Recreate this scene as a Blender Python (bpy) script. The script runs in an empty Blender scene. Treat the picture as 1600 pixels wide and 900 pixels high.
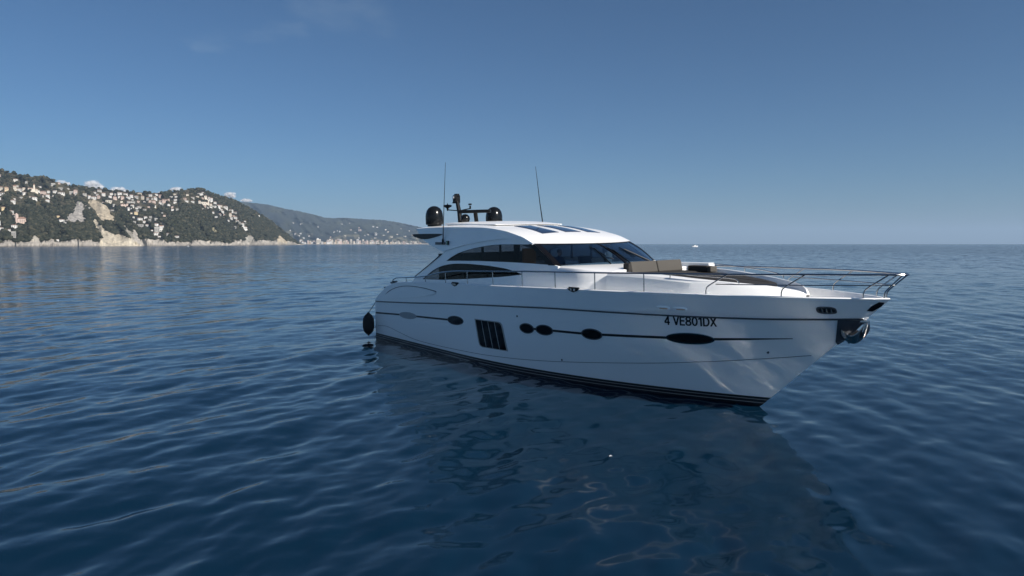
import bpy, bmesh, math, random
import numpy as np
from mathutils import Vector, Matrix
from mathutils.bvhtree import BVHTree
from mathutils.geometry import delaunay_2d_cdt

R = math.radians
SC = bpy.context.scene
COL = SC.collection
random.seed(7)
RNG = np.random.default_rng(11)

# ------------------------------------------------------------------ camera, sky, sun, exposure
EYE = 4.4                                   # drone height above the sea, metres
FPX, CX, CY = 1067.0, 800.0, 450.0          # focal length of the 1600 px wide picture
HOR = 381.0
cd = bpy.data.cameras.new('camera')
cam = bpy.data.objects.new('camera', cd)
COL.objects.link(cam)
cd.sensor_width = 36.0
cd.lens = 24.0
cd.clip_start = 0.1
cd.clip_end = 90000
cam.location = (0, 0, EYE)
cam.rotation_euler = (R(90) - math.atan((CY - HOR) / FPX), 0, 0)
SC.camera = cam

SUN_AZ, SUN_EL = 128.0, 34.0                # clockwise from +Y
world = bpy.data.worlds.new("World")
SC.world = world
world.use_nodes = True
wn, wl = world.node_tree.nodes, world.node_tree.links
wn.clear()
sky = wn.new('ShaderNodeTexSky')
sky.sky_type = 'NISHITA'
sky.sun_disc = False
sky.sun_elevation = R(SUN_EL)
sky.sun_rotation = R(SUN_AZ)
sky.altitude = 0
sky.air_density = 0.80
sky.dust_density = 0.8
sky.ozone_density = 8.5
bg = wn.new('ShaderNodeBackground')
bg.inputs['Strength'].default_value = 0.056
wo = wn.new('ShaderNodeOutputWorld')


def sky_dir(px, py):
    """World direction of a point of the sky, from its bearing and elevation."""
    p = math.atan((CY - HOR) / FPX)
    d = Vector(((px - CX) / FPX, 0, 0)) + Vector((0, math.sin(p), math.cos(p))) * (-(py - CY) / FPX) + Vector((0, math.cos(p), -math.sin(p)))
    return d.normalized()


def cirrus_mask(a, b, width, seed):
    """A thin high wisp between two directions of the sky: 0..1."""
    A, B = sky_dir(*a), sky_dir(*b)
    tc = wn.new('ShaderNodeTexCoord')
    nz = wn.new('ShaderNodeTexNoise'); nz.inputs['Scale'].default_value = 22; nz.inputs['Detail'].default_value = 7
    mp = wn.new('ShaderNodeMapping'); mp.inputs['Location'].default_value = (seed, seed * 2, 0); mp.inputs['Scale'].default_value = (1, 1, 2.5)
    wl.new(tc.outputs['Generated'], mp.inputs['Vector']); wl.new(mp.outputs['Vector'], nz.inputs['Vector'])
    off = wn.new('ShaderNodeVectorMath'); off.operation = 'MULTIPLY_ADD'
    off.inputs[1].default_value = (.03, .03, .05); off.inputs[2].default_value = (-.015, -.015, -.025)
    wl.new(nz.outputs['Color'], off.inputs[0])
    ps = wn.new('ShaderNodeVectorMath'); ps.operation = 'ADD'
    wl.new(tc.outputs['Generated'], ps.inputs[0]); wl.new(off.outputs[0], ps.inputs[1])
    ab = B - A; L = ab.length; u = ab / L
    rel = wn.new('ShaderNodeVectorMath'); rel.operation = 'SUBTRACT'; rel.inputs[1].default_value = A
    wl.new(ps.outputs[0], rel.inputs[0])
    dt = wn.new('ShaderNodeVectorMath'); dt.operation = 'DOT_PRODUCT'; dt.inputs[1].default_value = u
    wl.new(rel.outputs[0], dt.inputs[0])
    cl = wn.new('ShaderNodeClamp'); cl.inputs['Max'].default_value = L
    wl.new(dt.outputs['Value'], cl.inputs['Value'])
    sc = wn.new('ShaderNodeVectorMath'); sc.operation = 'SCALE'; sc.inputs[0].default_value = u
    wl.new(cl.outputs[0], sc.inputs['Scale'])
    df = wn.new('ShaderNodeVectorMath'); df.operation = 'DISTANCE'
    wl.new(rel.outputs[0], df.inputs[0]); wl.new(sc.outputs[0], df.inputs[1])
    mr = wn.new('ShaderNodeMapRange'); mr.interpolation_type = 'SMOOTHSTEP'
    mr.inputs['From Max'].default_value = width; mr.inputs['To Min'].default_value = 1; mr.inputs['To Max'].default_value = 0
    wl.new(df.outputs['Value'], mr.inputs['Value'])
    n2 = wn.new('ShaderNodeTexNoise'); n2.inputs['Scale'].default_value = 14; n2.inputs['Detail'].default_value = 8
    wl.new(mp.outputs['Vector'], n2.inputs['Vector'])
    mr2 = wn.new('ShaderNodeMapRange'); mr2.inputs['From Min'].default_value = .32; mr2.inputs['From Max'].default_value = .75
    wl.new(n2.outputs[0], mr2.inputs['Value'])
    mu = wn.new('ShaderNodeMath'); mu.operation = 'MULTIPLY'
    wl.new(mr.outputs[0], mu.inputs[0]); wl.new(mr2.outputs[0], mu.inputs[1])
    return mu.outputs[0]


m1 = cirrus_mask((475, 8), (590, 28), .035, 3.1)
m2 = cirrus_mask((300, 68), (470, 48), .016, 7.7)
ad = wn.new('ShaderNodeMath'); ad.operation = 'ADD'; ad.use_clamp = True
wl.new(m1, ad.inputs[0]); wl.new(m2, ad.inputs[1])
fc = wn.new('ShaderNodeMath'); fc.operation = 'MULTIPLY'; fc.inputs[1].default_value = .11
wl.new(ad.outputs[0], fc.inputs[0])
mixw = wn.new('ShaderNodeMix'); mixw.data_type = 'RGBA'
wl.new(fc.outputs[0], mixw.inputs['Factor'])
wl.new(sky.outputs[0], mixw.inputs['A'])
mixw.inputs['B'].default_value = (8.5, 8.6, 9.2, 1)
tint = wn.new('ShaderNodeMix'); tint.data_type = 'RGBA'; tint.blend_type = 'MULTIPLY'
tint.inputs['Factor'].default_value = 1
tint.inputs['B'].default_value = (.84, 1.0, .98, 1)          # the clear, slightly greenish blue of this sky
wl.new(mixw.outputs['Result'], tint.inputs['A'])
wl.new(tint.outputs['Result'], bg.inputs['Color'])
wl.new(bg.outputs[0], wo.inputs['Surface'])

sun_d = bpy.data.lights.new('sun', 'SUN')
sun_d.energy = 5.0
sun_d.angle = R(0.53)
sun_d.color = (1.0, 0.93, 0.84)
sun = bpy.data.objects.new('sun', sun_d)
COL.objects.link(sun)
sdir = Vector((math.sin(R(SUN_AZ)) * math.cos(R(SUN_EL)), math.cos(R(SUN_AZ)) * math.cos(R(SUN_EL)), math.sin(R(SUN_EL))))
sun.rotation_euler = sdir.to_track_quat('Z', 'Y').to_euler()
sun.location = (60, -40, 60)

SC.view_settings.view_transform = 'Standard'
SC.view_settings.look = 'None'
SC.view_settings.exposure = 0.45
SC.view_settings.gamma = 1
SC.view_settings.use_curve_mapping = False
cy = SC.cycles
cy.max_bounces = 8
cy.transparent_max_bounces = 12
cy.volume_bounces = 0
cy.caustics_reflective = True
cy.caustics_refractive = False
cy.blur_glossy = 0.0
cy.sample_clamp_indirect = 0.0
cy.use_guiding = True                       # lets the sunlight thrown up by the waves reach the hull
cy.use_surface_guiding = True
cy.use_volume_guiding = False
cy.guiding_training_samples = 128
cy.use_adaptive_sampling = False

# ------------------------------------------------------------------ helpers


def setp(o, label=None, cat=None, group=None, kind=None):
    for k, v in (('label', label), ('category', cat), ('group', group), ('kind', kind)):
        if v:
            o[k] = v
    return o


def empty(name, loc=(0, 0, 0), rz=0):
    o = bpy.data.objects.new(name, None)
    COL.objects.link(o)
    o.location = loc
    o.rotation_euler = (0, 0, rz)
    o.empty_display_size = .3
    return o


class MB:
    """Collects vertices and faces of one mesh."""

    def __init__(s):
        s.v, s.f, s.m = [], [], []

    def add(s, vs, fs, mi=0):
        b = len(s.v)
        s.v += [tuple(p) for p in vs]
        s.f += [tuple(i + b for i in f) for f in fs]
        s.m += [mi] * len(fs)

    def grid(s, rows, mi=0, close=False):
        n = len(rows[0])
        vs = [p for r in rows for p in r]
        fs = []
        for i in range(len(rows) - 1):
            for j in range(n if close else n - 1):
                k = (j + 1) % n
                fs.append((i * n + j, i * n + k, (i + 1) * n + k, (i + 1) * n + j))
        s.add(vs, fs, mi)

    def box(s, c, d, mi=0, rz=0, ry=0, taper=1.0, bev=0.0):
        hx, hy, hz = d[0] / 2, d[1] / 2, d[2] / 2
        M = Matrix.Rotation(rz, 3, 'Z') @ Matrix.Rotation(ry, 3, 'Y')
        C = Vector(c)
        if bev <= 0:
            vs = [C + M @ Vector((x * hx * (taper if z > 0 else 1), y * hy * (taper if z > 0 else 1), z * hz)) for z in (-1, 1) for x, y in ((-1, -1), (1, -1), (1, 1), (-1, 1))]
            s.add(vs, [(3, 2, 1, 0), (4, 5, 6, 7), (0, 1, 5, 4), (1, 2, 6, 5), (2, 3, 7, 6), (3, 0, 4, 7)], mi)
        else:
            bm = bmesh.new()
            bmesh.ops.create_cube(bm, size=1)
            for v in bm.verts:
                t = taper if v.co.z > 0 else 1
                v.co = Vector((v.co.x * d[0] * t, v.co.y * d[1] * t, v.co.z * d[2]))
            bmesh.ops.bevel(bm, geom=bm.edges[:], offset=bev, segments=3, affect='EDGES', profile=.6)
            bm.verts.index_update()
            s.add([C + M @ v.co for v in bm.verts], [[v.index for v in f.verts] for f in bm.faces], mi)
            bm.free()

    def tube(s, pts, r, n=8, mi=0, cap=True, closed=False):
        pts = [Vector(p) for p in pts]
        rr = r if isinstance(r, (list, tuple)) else [r] * len(pts)
        rows, prev = [], None
        for i, p in enumerate(pts):
            a = pts[i - 1] if (i or closed) else p
            b = pts[(i + 1) % len(pts)] if (i < len(pts) - 1 or closed) else p
            t = (b - a)
            t = t.normalized() if t.length > 1e-9 else Vector((0, 0, 1))
            if prev is None:
                u = t.cross(Vector((0, 0, 1)))
                if u.length < .05:
                    u = t.cross(Vector((1, 0, 0)))
            else:
                u = prev - t * prev.dot(t)
            u.normalize(); prev = u
            w = t.cross(u)
            rows.append([p + u * (math.cos(2 * math.pi * k / n) * rr[i]) + w * (math.sin(2 * math.pi * k / n) * rr[i]) for k in range(n)])
        if closed:
            rows.append(rows[0])
        s.grid(rows, mi, close=True)
        if cap and not closed:
            b = len(s.v) - len(rows) * n
            s.f.append(tuple(b + k for k in reversed(range(n)))); s.m.append(mi)
            b2 = len(s.v) - n
            s.f.append(tuple(b2 + k for k in range(n))); s.m.append(mi)

    def lathe(s, prof, c=(0, 0, 0), n=24, mi=0, axis=None):
        C = Vector(c)
        rows = [[Vector((r * math.cos(2 * math.pi * k / n), r * math.sin(2 * math.pi * k / n), z)) for k in range(n)] for r, z in prof]
        if axis is not None:
            q = Vector((0, 0, 1)).rotation_difference(Vector(axis).normalized())
            rows = [[q @ p for p in r] for r in rows]
        s.grid([[C + p for p in r] for r in rows], mi, close=True)

    def build(s, name, mats, parent=None, smooth=True, angle=35, recalc=True, thick=None):
        me = bpy.data.meshes.new(name)
        me.from_pydata(s.v, [], s.f)
        me.polygons.foreach_set('material_index', s.m)
        for m in (mats if isinstance(mats, (list, tuple)) else [mats]):
            me.materials.append(m)
        if recalc or thick:
            bm = bmesh.new(); bm.from_mesh(me)
            bmesh.ops.remove_doubles(bm, verts=bm.verts[:], dist=1e-5)
            bmesh.ops.recalc_face_normals(bm, faces=bm.faces[:])
            bm.to_mesh(me); bm.free()
        if smooth:
            me.polygons.foreach_set('use_smooth', [True] * len(me.polygons))
            me.set_sharp_from_angle(angle=R(angle))
        me.update()
        o = bpy.data.objects.new(name, me)
        COL.objects.link(o)
        if parent is not None:
            o.parent = parent
        return o


def catmull(pts, n=8, closed=False):
    P = [np.array(p, float) for p in pts]
    out = []
    m = len(P)
    for i in range(m if closed else m - 1):
        p0 = P[(i - 1) % m] if (i > 0 or closed) else 2 * P[0] - P[1]
        p1, p2 = P[i], P[(i + 1) % m]
        p3 = P[(i + 2) % m] if (i + 2 < m or closed) else 2 * P[-1] - P[-2]
        for k in range(n):
            t = k / n
            out.append(.5 * ((2 * p1) + (-p0 + p2) * t + (2 * p0 - 5 * p1 + 4 * p2 - p3) * t * t + (-p0 + 3 * p1 - 3 * p2 + p3) * t ** 3))
    if not closed:
        out.append(P[-1])
    return [tuple(p) for p in out]


def resample(pts, n):
    P = np.array(pts, float)
    d = np.r_[0, np.cumsum(np.linalg.norm(np.diff(P, axis=0), axis=1))]
    t = np.linspace(0, d[-1], n)
    return np.stack([np.interp(t, d, P[:, k]) for k in range(P.shape[1])], 1)


def in_poly(x, y, poly):
    c = False
    j = len(poly) - 1
    for i in range(len(poly)):
        xi, yi = poly[i][0], poly[i][1]
        xj, yj = poly[j][0], poly[j][1]
        if (yi > y) != (yj > y) and x < (xj - xi) * (y - yi) / (yj - yi) + xi:
            c = not c
        j = i
    return c


def plate(mb, outer, holes, fmap, thick, step=.3, mi=0):
    """A sheet cut from a plan outline (with openings), laid on a surface and given a thickness."""
    vs, es = [], []
    for loop in [outer] + list(holes):
        b = len(vs); n = len(loop)
        vs += [Vector((p[0], p[1])) for p in loop]
        es += [(b + i, b + (i + 1) % n) for i in range(n)]
    xs = [p[0] for p in outer]; zs = [p[1] for p in outer]
    x = min(xs) + step / 2
    while x < max(xs):
        z = min(zs) + step / 2
        while z < max(zs):
            if in_poly(x, z, outer) and not any(in_poly(x, z, h) for h in holes):
                vs.append(Vector((x, z)))
            z += step
        x += step
    V, E_, F_, *_ = delaunay_2d_cdt(vs, es, [], 0, 1e-6)
    F2 = []
    for f in F_:
        cx = sum(V[i].x for i in f) / len(f); cz = sum(V[i].y for i in f) / len(f)
        if in_poly(cx, cz, outer) and not any(in_poly(cx, cz, h) for h in holes):
            F2.append(tuple(f))
    cnt = {}
    for f in F2:
        for i in range(len(f)):
            e = (f[i], f[(i + 1) % len(f)])
            cnt.setdefault(tuple(sorted(e)), []).append(e)
    front = [fmap(v.x, v.y, 0) for v in V]
    back = [fmap(v.x, v.y, thick) for v in V]
    n = len(V)
    fs = list(F2) + [tuple(i + n for i in reversed(f)) for f in F2]
    fs += [(e[0][1], e[0][0], e[0][0] + n, e[0][1] + n) for e in cnt.values() if len(e) == 1]
    mb.add(front + back, fs, mi)


# ------------------------------------------------------------------ materials
def new_mat(name):
    m = bpy.data.materials.new(name)
    m.use_nodes = True
    nt = m.node_tree
    return m, nt.nodes, nt.links, nt.nodes['Principled BSDF']


def pbr(name, col, rough=.5, metal=0., var=.06, scale=3., bump=0., bscale=40., coat=0., spec=.5, rvar=.0):
    m, n, l, b = new_mat(name)
    tc = n.new('ShaderNodeTexCoord')
    nz = n.new('ShaderNodeTexNoise'); nz.inputs['Scale'].default_value = scale; nz.inputs['Detail'].default_value = 5
    l.new(tc.outputs['Object'], nz.inputs['Vector'])
    mx = n.new('ShaderNodeMix'); mx.data_type = 'RGBA'
    mx.inputs['A'].default_value = tuple(c * (1 - var) for c in col) + (1,)
    mx.inputs['B'].default_value = tuple(min(1, c * (1 + var)) for c in col) + (1,)
    l.new(nz.outputs[0], mx.inputs['Factor'])
    l.new(mx.outputs['Result'], b.inputs['Base Color'])
    b.inputs['Roughness'].default_value = rough
    b.inputs['Metallic'].default_value = metal
    b.inputs['Coat Weight'].default_value = coat
    b.inputs['Coat Roughness'].default_value = .05
    b.inputs['Specular IOR Level'].default_value = spec
    if rvar:
        mr = n.new('ShaderNodeMapRange'); mr.inputs['To Min'].default_value = max(0, rough - rvar); mr.inputs['To Max'].default_value = rough + rvar
        l.new(nz.outputs[0], mr.inputs['Value']); l.new(mr.outputs[0], b.inputs['Roughness'])
    if bump:
        n2 = n.new('ShaderNodeTexNoise'); n2.inputs['Scale'].default_value = bscale; n2.inputs['Detail'].default_value = 4
        l.new(tc.outputs['Object'], n2.inputs['Vector'])
        bp = n.new('ShaderNodeBump'); bp.inputs['Strength'].default_value = bump; bp.inputs['Distance'].default_value = .02
        l.new(n2.outputs[0], bp.inputs['Height']); l.new(bp.outputs[0], b.inputs['Normal'])
    return m


def glass(name, tint, ior=1.5, gcol=(1, 1, 1)):
    m = bpy.data.materials.new(name); m.use_nodes = True
    n, l = m.node_tree.nodes, m.node_tree.links
    n.clear()
    o = n.new('ShaderNodeOutputMaterial'); mx = n.new('ShaderNodeMixShader')
    t = n.new('ShaderNodeBsdfTransparent'); g = n.new('ShaderNodeBsdfGlossy'); fr = n.new('ShaderNodeFresnel')
    nz = n.new('ShaderNodeTexNoise'); nz.inputs['Scale'].default_value = .8
    rmp = n.new('ShaderNodeMapRange'); rmp.inputs['To Min'].default_value = .01; rmp.inputs['To Max'].default_value = .03
    l.new(nz.outputs[0], rmp.inputs['Value']); l.new(rmp.outputs[0], g.inputs['Roughness'])
    t.inputs['Color'].default_value = tuple(tint) + (1,)
    g.inputs['Color'].default_value = tuple(gcol) + (1,)
    ge = n.new('ShaderNodeNewGeometry'); im = n.new('ShaderNodeMapRange')      # same reflectance on both faces of the pane
    im.inputs['To Min'].default_value = ior; im.inputs['To Max'].default_value = 1 / ior
    l.new(ge.outputs['Backfacing'], im.inputs['Value']); l.new(im.outputs[0], fr.inputs['IOR'])
    l.new(fr.outputs[0], mx.inputs[0]); l.new(t.outputs[0], mx.inputs[1]); l.new(g.outputs[0], mx.inputs[2])
    l.new(mx.outputs[0], o.inputs['Surface'])
    return m


M = dict(
gel=pbr('white_gelcoat', (.90, .90, .89), .3, var=.015, scale=.7, coat=.35),
    deck=pbr('nonslip_deck', (.76, .75, .72), .6, var=.03, scale=6, bump=.15, bscale=300),
    black=pbr('black_antifouling', (.012, .013, .016), .35, var=.2),
    pin=pbr('pale_pinstripe', (.36, .35, .335), .3, var=.04),
    gasket=pbr('dark_rubber', (.006, .006, .008), .35, var=.15, spec=.15),
    dgrey=pbr('dark_grey_trim', (.06, .065, .075), .4, var=.1),
    darkglass=pbr('dark_gloss_glass', (.006, .006, .008), .10, var=.1, spec=.3, rvar=.02),
    skyglass=pbr('blue_tinted_roof_glass', (.012, .018, .04), .05, var=.1, coat=.6, rvar=.01),
    steel=pbr('polished_steel', (.42, .42, .42), .18, 1., var=.05, rvar=.05),
    radome=pbr('black_radome', (.006, .007, .008), .2, var=.12, spec=.3),
    mast=pbr('black_mast', (.005, .0055, .006), .35, var=.15, spec=.25),
    taupe=pbr('taupe_cushion', (.068, .063, .056), .85, var=.06, bump=.25, bscale=160),
    darkcush=pbr('charcoal_cushion', (.018, .016, .015), .8, var=.15, bump=.25, bscale=160),
    inter=pbr('dark_interior', (.020, .015, .012), .6, var=.2),
    interl=pbr('grey_interior', (.05, .045, .042), .6, var=.15),
    wood=pbr('orange_wood', (.80, .33, .07), .35, var=.2, scale=9),
    teak=pbr('teak_deck', (.30, .19, .10), .6, var=.2, scale=12, bump=.2, bscale=60),
    rope=pbr('black_rope', (.02, .02, .022), .9, var=.2, bump=.4, bscale=120),
    fender=pbr('black_fender_cover', (.009, .009, .010), .75, var=.2, bump=.4, bscale=90),
    skin=pbr('skin', (.42, .24, .17), .55, var=.08),
    hair=pbr('dark_hair', (.02, .015, .012), .7, var=.2),
    shirt=pbr('navy_shirt', (.03, .04, .08), .8, var=.15),
    shirt2=pbr('grey_shirt', (.16, .17, .18), .8, var=.1),
    lampw=pbr('clear_lamp_lens', (.75, .75, .75), .12, var=.03, coat=1),
    orange=pbr('amber_lens', (.72, .48, .33), .2, var=.05, coat=.6),
    green=pbr('green_lens', (.01, .25, .12), .15, var=.05, coat=.8),
    ink=pbr('black_vinyl_lettering', (.006, .006, .007), .4, var=.1),
    glassw=glass('windscreen_glass', (.60, .70, .77), 1.5),
    glasss=glass('smoked_side_glass', (.40, .41, .43), 1.17),
)

# ------------------------------------------------------------------ sea
def make_sea():
    m = bpy.data.materials.new('sea_water'); m.use_nodes = True
    n, l = m.node_tree.nodes, m.node_tree.links
    b = n['Principled BSDF']
    b.inputs['Base Color'].default_value = (.0018, .0148, .033, 1)
    b.inputs['Roughness'].default_value = .085
    b.inputs['IOR'].default_value = 1.345
    tc = n.new('ShaderNodeTexCoord')

    def ripple(scale, stretch, rot, detail, seed):
        mp = n.new('ShaderNodeMapping')
        mp.inputs['Rotation'].default_value = (0, 0, R(rot))
        mp.inputs['Scale'].default_value = (scale, scale * stretch, scale)
        mp.inputs['Location'].default_value = (seed, seed * 1.7, 0)
        l.new(tc.outputs['Object'], mp.inputs['Vector'])
        t = n.new('ShaderNodeTexNoise'); t.inputs['Scale'].default_value = 1; t.inputs['Detail'].default_value = detail
        t.inputs['Roughness'].default_value = .5
        l.new(mp.outputs[0], t.inputs['Vector'])
        sb = n.new('ShaderNodeVectorMath'); sb.operation = 'SUBTRACT'; sb.inputs[1].default_value = (.5, .5, .5)
        l.new(t.outputs['Color'], sb.inputs[0])
        return sb.outputs[0]
    # wind patches: large areas where the small ripples are stronger or weaker
    pm = n.new('ShaderNodeMapping'); pm.inputs['Scale'].default_value = (.012, .05, 1); pm.inputs['Rotation'].default_value = (0, 0, R(8))
    l.new(tc.outputs['Object'], pm.inputs['Vector'])
    pn = n.new('ShaderNodeTexNoise'); pn.inputs['Scale'].default_value = 1; pn.inputs['Detail'].default_value = 4
    l.new(pm.outputs[0], pn.inputs['Vector'])
    mr = n.new('ShaderNodeMapRange'); mr.inputs['From Min'].default_value = .35; mr.inputs['From Max'].default_value = .65
    mr.inputs['To Min'].default_value = .35; mr.inputs['To Max'].default_value = 1.0
    l.new(pn.outputs[0], mr.inputs['Value'])
    geo = n.new('ShaderNodeNewGeometry')
    far = n.new('ShaderNodeVectorMath'); far.operation = 'LENGTH'          # waves too fine for the sheet further out
    l.new(tc.outputs['Object'], far.inputs[0])
    fr = n.new('ShaderNodeMapRange'); fr.inputs['From Min'].default_value = 45; fr.inputs['From Max'].default_value = 480
    fr.inputs['To Min'].default_value = 0; fr.inputs['To Max'].default_value = 2.3
    l.new(far.outputs['Value'], fr.inputs['Value'])
    total = geo.outputs['Normal']
    for (sc_, st_, ro_, de_, k, far_only) in ((.35, 2.0, 12, 3, 1.15, True), (1.3, 1.8, -18, 2, .7, True), (2.6, 2.2, 24, 3, .035, False), (7.5, 1.8, -30, 2, .012, False)):
        v = ripple(sc_, st_, ro_, de_, sc_ * 13)
        m1_ = n.new('ShaderNodeMath'); m1_.operation = 'MULTIPLY'; m1_.inputs[1].default_value = k
        l.new(mr.outputs[0], m1_.inputs[0])
        out = m1_.outputs[0]
        if far_only:
            m2_ = n.new('ShaderNodeMath'); m2_.operation = 'MULTIPLY'
            l.new(out, m2_.inputs[0]); l.new(fr.outputs[0], m2_.inputs[1]); out = m2_.outputs[0]
        cx = n.new('ShaderNodeCombineXYZ'); l.new(out, cx.inputs[0]); l.new(out, cx.inputs[1])
        mv = n.new('ShaderNodeVectorMath'); mv.operation = 'MULTIPLY_ADD'
        l.new(v, mv.inputs[0]); l.new(cx.outputs[0], mv.inputs[1]); l.new(total, mv.inputs[2])
        total = mv.outputs[0]
    # fine wind ripples, dying out in the slick water beside the bow
    dq = n.new('ShaderNodeVectorMath'); dq.operation = 'DISTANCE'; dq.inputs[1].default_value = (7, 16, 0)
    l.new(tc.outputs['Object'], dq.inputs[0])
    mq = n.new('ShaderNodeMapRange'); mq.interpolation_type = 'SMOOTHSTEP'
    mq.inputs['From Min'].default_value = 7; mq.inputs['From Max'].default_value = 14
    mq.inputs['To Min'].default_value = 0; mq.inputs['To Max'].default_value = .15
    l.new(dq.outputs['Value'], mq.inputs['Value'])
    mw = n.new('ShaderNodeMath'); mw.operation = 'MULTIPLY'
    l.new(mq.outputs[0], mw.inputs[0]); l.new(mr.outputs[0], mw.inputs[1])
    cw = n.new('ShaderNodeCombineXYZ'); l.new(mw.outputs[0], cw.inputs[0]); l.new(mw.outputs[0], cw.inputs[1])
    vw = ripple(3.2, 2.6, 22, 3, 51.)
    ma = n.new('ShaderNodeVectorMath'); ma.operation = 'MULTIPLY_ADD'
    l.new(vw, ma.inputs[0]); l.new(cw.outputs[0], ma.inputs[1]); l.new(total, ma.inputs[2])
    total = ma.outputs[0]
    nm = n.new('ShaderNodeVectorMath'); nm.operation = 'NORMALIZE'
    l.new(total, nm.inputs[0]); l.new(nm.outputs[0], b.inputs['Normal'])

    ang = np.concatenate([np.linspace(-50, 50, 820), np.linspace(50, 310, 66)[1:-1]])
    ang = np.radians(ang)
    rad = np.concatenate([[3.0], np.geomspace(4.0, 260, 860), np.geomspace(275, 30000, 44)])
    A, Rr = np.meshgrid(ang, rad)
    X, Y = np.sin(A) * Rr, np.cos(A) * Rr
    Z = np.zeros_like(X)
    cell = np.maximum(Rr * .0049, .02)
    fade = np.clip((255 - Rr) / 190, 0, 1)
    quiet = np.exp(-(((X - 6) / 9) ** 4 + ((Y - 16) / 8) ** 4))          # quieter water beside the hull
    lam = np.geomspace(.34, 7, 84)
    main = R(-28)                                  # the breeze comes over the left shoulder of the headland
    for w in lam:
        th = main + RNG.normal(0, .62)
        k = 2 * math.pi / w
        slope = .0160 * ((w / 1.1) ** -.55 if w > 1.1 else (w / 1.1) ** .6)
        a = slope / k
        att = np.clip((w / cell - 3) / 4, 0, 1) * fade
        ph = RNG.uniform(0, 2 * math.pi)
        arg = k * (X * math.cos(th) + Y * math.sin(th)) + ph + .6 * np.sin(.05 * X * RNG.uniform(.5, 1.5) + .07 * Y * RNG.uniform(.5, 1.5) + ph)
        lee = 1 - quiet * float(np.interp(w, [.34, .7, 1.0, 1.8, 3], [.50, .22, .08, .20, .45]))
        Z += a * att * lee * (np.sin(arg) + .22 * np.sin(2 * arg + .5))
    Z *= 1 + .32 * np.sin(.13 * X + .06 * Y + 1.) * np.sin(.10 * Y - .05 * X + .4) + .18 * np.sin(.31 * X - .12 * Y) * np.sin(.05 * X + .23 * Y + 2.)    # gusts and slicks
    nr, na = X.shape
    V = np.stack([X, Y, Z], -1).reshape(-1, 3)
    i = np.arange(nr - 1)[:, None]; j = np.arange(na)[None, :]
    j2 = (j + 1) % na
    Fq = np.stack([i * na + j, (i + 1) * na + j, (i + 1) * na + j2, i * na + j2], -1).reshape(-1, 4)
    V = np.vstack([V, [[0, 0, 0]]])
    c = len(V) - 1
    tri = np.stack([np.full(na, c), np.arange(na), (np.arange(na) + 1) % na], -1)
    me = bpy.data.meshes.new('sea')
    me.vertices.add(len(V)); me.vertices.foreach_set('co', V.astype(np.float32).ravel())
    nl = Fq.size + tri.size
    me.loops.add(nl); me.loops.foreach_set('vertex_index', np.concatenate([Fq.ravel(), tri.ravel()]).astype(np.int32))
    np_ = len(Fq) + len(tri)
    me.polygons.add(np_)
    starts = np.concatenate([np.arange(len(Fq)) * 4, Fq.size + np.arange(len(tri)) * 3]).astype(np.int32)
    me.polygons.foreach_set('loop_start', starts)
    me.polygons.foreach_set('use_smooth', np.ones(np_, bool))
    me.update(calc_edges=True)
    me.validate()
    bm = bmesh.new(); bm.from_mesh(me); bmesh.ops.recalc_face_normals(bm, faces=bm.faces[:])
    if sum(f.normal.z for f in list(bm.faces)[:50]) < 0:
        bmesh.ops.reverse_faces(bm, faces=bm.faces[:])
    bm.to_mesh(me); bm.free()
    me.materials.append(m)
    o = bpy.data.objects.new('sea', me)
    COL.objects.link(o)
    return setp(o, 'deep blue rippled sea reaching to the horizon', 'water', kind='structure')


make_sea()

# ------------------------------------------------------------------ coast: land measured by bearing, distance and height
def interp(c, tab, k):
    return float(np.interp(c, [t[0] for t in tab], [t[k] for t in tab]))


def at(px, py, d):
    """Point at bearing px / elevation py, d metres away on the map."""
    az = (px - CX) / FPX
    y = d / math.sqrt(1 + az * az)
    return Vector((az * y, y, EYE + (HOR - py) / FPX * y * 1.0))


from mathutils import noise as mnoise


class Land:
    def __init__(s, sil, shore, seed, rough, cliff, tree):
        s.sil, s.shore, s.seed, s.rough, s.cliff, s.tree = sil, shore, seed, rough, cliff, tree

    def py(s, c, v):
        top = interp(c, s.sil, 1)
        d0 = interp(c, s.shore, 1)
        base = HOR + EYE * FPX / d0
        top -= s.tree * (mnoise.noise(Vector((c * .22, s.seed, 5.))) + .7 * mnoise.noise(Vector((c * .7, s.seed, 6.))))
        hc = min(s.cliff * (.72 + .85 * mnoise.noise(Vector((c * .06, s.seed, 0))) + .22 * mnoise.noise(Vector((c * .22, s.seed, 2.)))), (base - top) * .6)
        hc = max(hc, .8)
        if v < .04:
            e = hc * (v / .04)
        else:
            w = (v - .04) / .96
            e = hc + (base - top - hc) * (w ** .92)
        return base - e

    def pos(s, c, v):
        d0, d1 = interp(c, s.shore, 1), interp(c, s.shore, 2)
        n = mnoise.fractal(Vector((c * .03 + v * .8, v * 3.2, s.seed)), 1.0, 2.0, 5)
        n2 = abs(mnoise.noise(Vector((c * .05 + v * 2.0, v * 2.2, s.seed + 9))))
        d = d0 + (d1 - d0) * v + s.rough * (n * .8 + n2 * 1.2) * min(1, v * 6)
        if v < .06:
            d += s.cliff * 1.3 * mnoise.fractal(Vector((c * .16 + v * 40, v * 60, s.seed)), 1., 2., 3)
        return at(c, s.py(c, v), d)

    def find(s, px, py):
        lo, hi = 0., 1.
        for _ in range(30):
            m = (lo + hi) / 2
            if s.py(px, m) > py:
                lo = m
            else:
                hi = m
        return s.pos(px, lo), lo


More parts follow.
